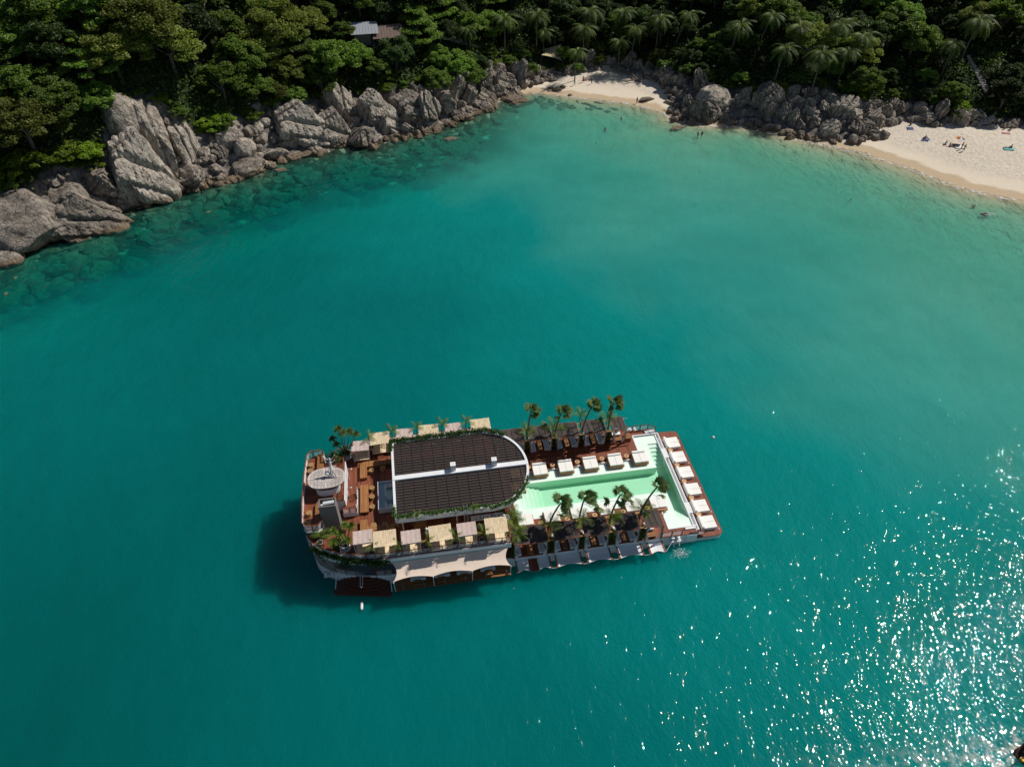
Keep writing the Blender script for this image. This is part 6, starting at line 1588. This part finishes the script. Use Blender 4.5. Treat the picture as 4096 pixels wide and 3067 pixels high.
person(*Q0(1410, 440), 'stand', 1, [('bikini', 'khaki')], 'left one of the two standing people beside the white sheet', R(20))
person(*Q0(1440, 462), 'stand', 1, [('bikini', 'red')], 'right one of the two standing people beside the white sheet, in red', R(-20))
person(*Q0(1215, 375), 'sit', 1, [('trunks', 'black')], 'person sitting hunched on a pale towel left of the umbrella', R(120))
person(*Q0(1265, 400), 'sit', 2, [('trunks', 'black')], 'person sitting on the sand between towel and umbrella', R(200), 1)
person(*Q0(1352, 388), 'lie', 1, [('full', 'black')], 'person lying in the shade of the striped umbrella', R(80))
person(*Q0(950, 305), 'sit', 1, [('trunks', 'blue')], 'person sitting on the left of the blue towels', R(100))
person(*Q0(975, 310), 'lie', 2, [('bikini', 'red')], 'person in red lying on the blue towel', R(150))
person(*Q0(2040, 425), 'sit', 1, [('trunks', 'black')], 'person sitting on the turquoise towel at the right', R(100))
person(*Q0(2005, 425), 'lie', 1, [('bikini', 'black')], 'person lying on the turquoise towel at the right', R(70))
person(*Q0(1975, 180), 'stand', 1, [('shirt', 'black')], 'person bending at the back of the right beach under the trees', R(60))
person(*Q0(2030, 205), 'sit', 1, [('trunks', 'black')], 'person crouching at the back of the right beach', R(100))
person(*Q0(765, 130), 'sit', 1, [('full', 'black')], 'person sitting in the shade above the dark blue towel', R(180))
person(*Q0(1560, 1160), 'swim', 1, None, 'left one of the two swimmers close together off the right beach', R(40), z=0)
person(*Q0(1582, 1160), 'swim', 2, None, 'right one of the two swimmers close together off the right beach', R(-40), z=0)
person(5/3.178+3400, 460+1083/3.178, 'swim', 1, None, 'lone swimmer far out in front of the right beach', R(-80), z=0)
sw = person(*Q0(1705, 1268), 'swim', 1, None, 'swimmer lying in the dark inflatable ring off the right beach', R(100), z=0)
x, y, _ = G(*Q0(1705, 1268)); 
o = ob('swim_ring', MB().tube([(.62*math.cos(q), .48*math.sin(q), 0) for q in np.linspace(0, 6.283, 20, endpoint=False)], .16, 8, True).mesh('swim_ring', simple('ring_rubber', (.12, .06, .07), None, 3, .4), True), None, (x, y, .1))
tag(o, 'dark inflatable ring with splashing water beside it, off the right beach', 'swim ring')
def splash(x, y, n, spread, label):
    C = np.array([(x, y, .05)])+RN.normal(size=(n, 3))*np.array((spread[0], spread[1], .12)); C[:, 2] = np.abs(C[:, 2])
    tag(ob('splash', np_mesh('splash', leaves(C, .045, RN), 4, M_FOAM)), label, None, None, 'stuff')
M_FOAM = simple('foam', (.85, .87, .88), None, 3, .8)
splash(x+1.3, y+.1, 700, (.7, .25), None)
c = B(19.6, -10.6, 0); splash(c[0], c[1], 420, (.55, .35), None)

# beach things
def towel(px, py, w_, l_, rz, mat, label, name='towel', cat='towel'):
    x, y, z = ray_ground(px, py, 0); 
    o = MB().sheet(lambda a, b: ((a-.5)*w_*.8, (b-.5)*l_*.8, .03+.025*math.sin(a*9+b*5)+.02*math.sin(b*13)), 10, 14).build(name, mat, None, True, (x, y, z+.09), rz)
    md = o.modifiers.new('t', 'SOLIDIFY'); md.thickness = .02
    g = grad(x, y); o.rotation_euler = (math.atan(g[1]), -math.atan(g[0]), rz); return tag(o, label, cat)
towel(*Q0(762, 178), 1.9, 1.6, R(-8), CL['blue'], 'dark blue towel spread alone at the back of the right beach')
towel(*Q0(935, 318), 1.0, 1.9, R(-40), CL['blue'], 'left blue towel under the pair on the right beach')
towel(*Q0(985, 320), 1.0, 1.9, R(-40), CL['blue'], 'right blue towel under the person in red')
towel(*Q0(1207, 368), 1.0, 1.8, R(-20), CL['white'], 'pale towel left of the striped umbrella')
towel(*Q0(1385, 412), 2.6, 2.3, R(-12), CL['white'], 'large white sheet in front of the striped umbrella')
towel(*Q0(2015, 435), 2.9, 1.8, R(-15), CL['teal'], 'turquoise beach towel at the right')
towel(*Q0(1983, 238), 2.4, 1.0, R(-12), CL['pink'], 'faded pink towel at the back of the right beach')
towel(*PA(1495, 455), 1.5, 1.0, R(20), CL['red'], 'red inflatable mat held beside a person on the small beach', 'float_mat', 'inflatable mat')
towel(1800+1600/2.208, 712/2.208, 1.6, 1.0, 0, CL['pink'], 'pink towel in the palm shadow on the small beach')
towel(2000+70/4.424, 220+205/4.424, 1.6, .8, 0, CL['blue'], 'blue-striped cloth on the lookout rock left of the small beach')
x, y, z = ray_ground(*Q0(1370, 372), 0)
um = thing('beach_umbrella', 'open beach umbrella with red, yellow and blue panels on the right beach', 'beach umbrella', (x, y, z))
MB().tube([(0, 0, 0), (.1, 0, 1.75)], .025, 6).build('pole', M_METAL, um)
ucol = [CL['red'], CL['white'], CL['blue'], simple('cloth_yellow', (.8, .5, .05), None, 3, .8)]
for k in range(8):
    a0, a1 = k*math.pi/4, (k+1)*math.pi/4; mb = MB()
    mb.sheet(lambda a, b: (.1+1.1*b*math.cos(a0+(a1-a0)*a), 1.1*b*math.sin(a0+(a1-a0)*a), 1.85-.38*b**1.7), 3, 4); mb.build('panel', ucol[k % 4], um)

# sail shade behind the small beach
x, y, z = ray_ground(2205, 225, 1.5)
t = thing('shade_sail', 'tan shade sail slung between trees at the back of the small beach', 'shade sail', (x, y, z))
def sail(a, b):
    ax, ay = a-.5, b-.5; pull = 1-.28*(1-4*ax*ax)*abs(2*ay)-.0; pul2 = 1-.28*(1-4*ay*ay)*abs(2*ax)
    return (ax*6.2*pul2, ay*5.2*pull, 2.6+1.6*ay+.8*ax*ay*4)
MB().sheet(sail, 14, 14).build('cloth', simple('sand_canvas', (.50, .41, .24), (.4, .32, .18), 2, .9), t, True)
for sx, sy in ((-1, -1), (1, -1)): MB().tube([(sx*3.1, sy*2.6, -.5), (sx*3.1, sy*2.6, 2.6-.8+.8*sx*sy)], .06, 6).build('pole', M_BARK, t)

# fallen logs and driftwood right of the small beach
LOGS = [((2485, 278), (2555, 325), .45, 'long fallen trunk slanting across the right end of the small beach'), ((2560, 270), (2560, 325), .3, 'upright broken stump among the fallen logs'), ((2562, 295), (2640, 340), .25, 'thinner fallen log right of the stump'), ((2440, 270), (2490, 300), .3, 'fallen log lying left of the long trunk'), ((2500, 330), (2560, 318), .2, 'short branch lying on the shaded sand')]
for (p, q, r_, lb) in LOGS:
    A = ray_ground(*p, .5); Bq = ray_ground(*q, .3); mid = [(A[i]+Bq[i])/2 for i in range(3)]
    o = MB().tube([(A[0], A[1], A[2]+.6), (mid[0]+.3, mid[1], mid[2]+.7), (Bq[0], Bq[1], Bq[2]+.35)], [r_, r_*.9, r_*.55], 8).build('driftwood_log', M_BARK); tag(o, lb, 'log')

# hut on stilts above the cliff
x, y, z = ray_ground(1535, 158, 2.0)
hz = z+3.2
t = thing('stilt_hut', 'old hut on stilts with rusty and pale tin roofs above the middle cliff', 'hut', (x, y, z), R(12))
M_TIN = simple('pale_tin', (.38, .41, .45), (.20, .20, .22), 1.5, .5, vecscale=(1, 6, 1)); M_RUST = simple('rusty_tin', (.19, .13, .11), (.09, .06, .05), 2.5, .7); M_HUTW = simple('grey_boards', (.17, .15, .14), (.08, .07, .065), 3, .9, vecscale=(6, 6, .6))
MB().box(-7.5, -3.2, -1.5, 2.5, 1.2, 4.2).build('wall', M_HUTW, t)
mb = MB(); mb.prism([(-8.2, -2.2), (-1.2, -2.2), (-1.2, 3.2), (-8.2, 3.2)], 0, .08); 
o = mb.build('roof', M_TIN, t); o.location = (0, 0, 4.6); o.rotation_euler = (R(16), 0, 0)
for k in range(9):
    ob('roof_sheet', MB().box(-8.2+k*.78, -8.14+k*.78, -2.2, 3.2, .08, .13).mesh('roof_sheet', M_TIN), o)
o = MB().prism([(-2.8, -2.6), (5.0, -2.6), (5.0, 2.6), (-2.8, 2.6)], 0, .08).build('roof', M_RUST, t); o.location = (0, -.6, 3.9); o.rotation_euler = (R(22), 0, 0)
for k in range(10):
    ob('roof_sheet', MB().box(-2.8+k*.78, -2.74+k*.78, -2.6, 2.6, .08, .13).mesh('roof_sheet', M_RUST), o)
MB().box(-3.1, 5, -3.0, 1.5, .9, 1.05).build('platform', M_HUTW, t)
for px_ in (-2.8, 0, 2.3, 4.8): 
    MB().tube([(px_, -3.0, -4.5), (px_, -3.0, 3.2)], .11, 6).build('stilt', M_HUTW, t)
    MB().tube([(px_, 1.0, -2.5), (px_, 1.0, 3.9)], .11, 6).build('stilt', M_HUTW, t)
for (a_, b_) in (((-2.8, -3), (0, .8)), ((0, .8), (2.3, -3)), ((2.3, -3), (4.8, .8))):
    MB().tube([(a_[0], -3.05, a_[1]+.0), (b_[0], -3.05, b_[1])], .06, 5).build('brace', M_HUTW, t)
for zz in (1.5, 2.0): MB().tube([(-2.8, -3.05, zz), (4.8, -3.05, zz)], .05, 5).build('handrail', M_HUTW, t)
# footpath
M_PATH = simple('pale_concrete', (.42, .39, .35), (.26, .24, .21), 1.5, .9)
pts = [ray_ground(px_, py_, .3) for px_, py_ in ((1700, 135), (1760, 148), (1830, 165), (1900, 182), (1950, 195))]
mb = MB(); n = len(pts)
vs = []
for p in pts: vs += [(p[0], p[1]-.55, p[2]+.55), (p[0], p[1]+.55, p[2]+.6), (p[0], p[1]-.55, p[2]-.6)]
fs = []
for k in range(n-1): fs += [(3*k, 3*k+3, 3*k+4, 3*k+1), (3*k+2, 3*k+5, 3*k+3, 3*k)]
mb.add(vs, fs); tag(mb.build('footpath', M_PATH), kind='structure')
# concrete steps on the right
def steps(name, label, a_, b_, n, w0, w1, cat='staircase'):
    A = ray_ground(*a_, .3); Bq = ray_ground(*b_, .3); t = thing(name, label, cat, Bq)
    d = Vector((A[0]-Bq[0], A[1]-Bq[1], 0)); az = math.atan2(d.y, d.x)-math.pi/2; t.rotation_euler = (0, 0, az*.35)
    dl = Matrix.Rotation(-az*.35, 3, 'Z') @ d; H_ = A[2]-Bq[2]
    for k in range(n):
        f = (k+.5)/n; cx, cy, cz = dl.x*f, dl.y*f, H_*f; w_ = w1+(w0-w1)*f; dp = d.length/n*.5
        ob('step', MB().box(-w_/2, w_/2, -dp*1.0, dp*.15, -.35, .0).mesh('step', M_PATH), t, (cx, cy, cz+.75+RN.uniform(-.03, .03)), rot=(0, 0, RN.uniform(-.03, .03)))
    return t
steps('concrete_steps', 'long flight of pale concrete steps climbing the slope at the right', (3868, 228), (3960, 392), 24, .8, 2.1)
steps('concrete_steps', 'short lower flight of concrete steps ending behind the right beach', (3905, 430), (3940, 500), 10, 1.6, 2.6)
steps('stone_steps', 'narrow stone steps down to the rocks left of the small beach', (2078, 205), (2105, 262), 12, 1.2, 1.4)
x, y, z = ray_ground(3835, 450, .5); o = tag(MB().box(-.3, .3, -.2, .2, 0, 3.2).build('white_post', M_METAL, None, False, (x, y, z)), 'leaning white board standing among the rocks near the lower steps', 'post'); o.rotation_euler = (R(-25), R(22), 0)

# long-tail boat at the lower right corner
c = G(4075, 3040)
t = thing('longtail_boat', 'dark stern and propeller shaft of a boat entering at the lower right corner', 'boat', (c[0], c[1], 0), R(24))
M_BOAT = simple('dark_boat_wood', (.09, .045, .03), (.04, .02, .015), 3, .5)
secs = []
for k in range(15):
    f = k/14; wd = .95*math.sin(math.pi*min(1, .32+f*.62))**.7; zb = -.25+.9*max(0, f-.7)**1.5*3; zt = .55+.9*max(0, f-.6)**1.3*2.2+.15*(1-f)
    secs.append([(f*9, -wd, zt), (f*9, -wd*.75, zb+.2), (f*9, 0, zb), (f*9, wd*.75, zb+.2), (f*9, wd, zt), (f*9, wd*.88, zt), (f*9, wd*.6, zb+.3), (f*9, -wd*.6, zb+.3), (f*9, -wd*.88, zt)])
vs = [p for s_c in secs for p in s_c]; m_ = 9; fs = [(k*m_+i, k*m_+(i+1) % m_, (k+1)*m_+(i+1) % m_, (k+1)*m_+i) for k in range(14) for i in range(m_)]+[tuple(range(m_-1, -1, -1))]
MB().add(vs, fs).build('hull', M_BOAT, t, True)
MB().rbox(.4, 1.3, -.35, .35, .3, .95).build('engine', M_BLACK, t); MB().tube([(.5, 0, .8), (-2.6, -.15, .05)], .045, 6).build('propeller_shaft', M_BLACK, t); MB().box(-.12, .3, -.3, .1, .35, .6).build('fuel_can', ucol[3], t)
MB().sheet(lambda a, b: (2.2+3.5*a, -1.0+2*b, 1.9+.25*math.sin(math.pi*b)), 4, 6).build('awning', CL['khaki'], t, True)
for sx in (2.3, 5.6):
    for sy in (-.9, .9): MB().tube([(sx, sy, .5), (sx, sy, 1.95)], .03, 5).build('awning_post', M_METAL, t)
person_ = thing('person', 'boatman in a tan shirt at the stern of the boat in the lower right corner', 'person', (c[0]+1.6, c[1]+.9, .4), R(120)); ob('body', BM[('sit', 1)], person_); ob('clothing', cloth_mesh(POSE['sit'], 'full', CL['khaki']), person_); ob('hair', HM[0], person_, (0, -.07, .82))
# sea birds' specks of foam right of the barge: small floating buoy
x, y, _ = G(2852, 1751); o = tag(MB().lathe(0, 0, [(.05, -.1), (.22, .0), (.22, .15), (.08, .28)], 12).build('small_buoy', M_METAL, None, True, (x, y, .05)), 'small white buoy floating right of the barge', 'buoy')

finish_labels()
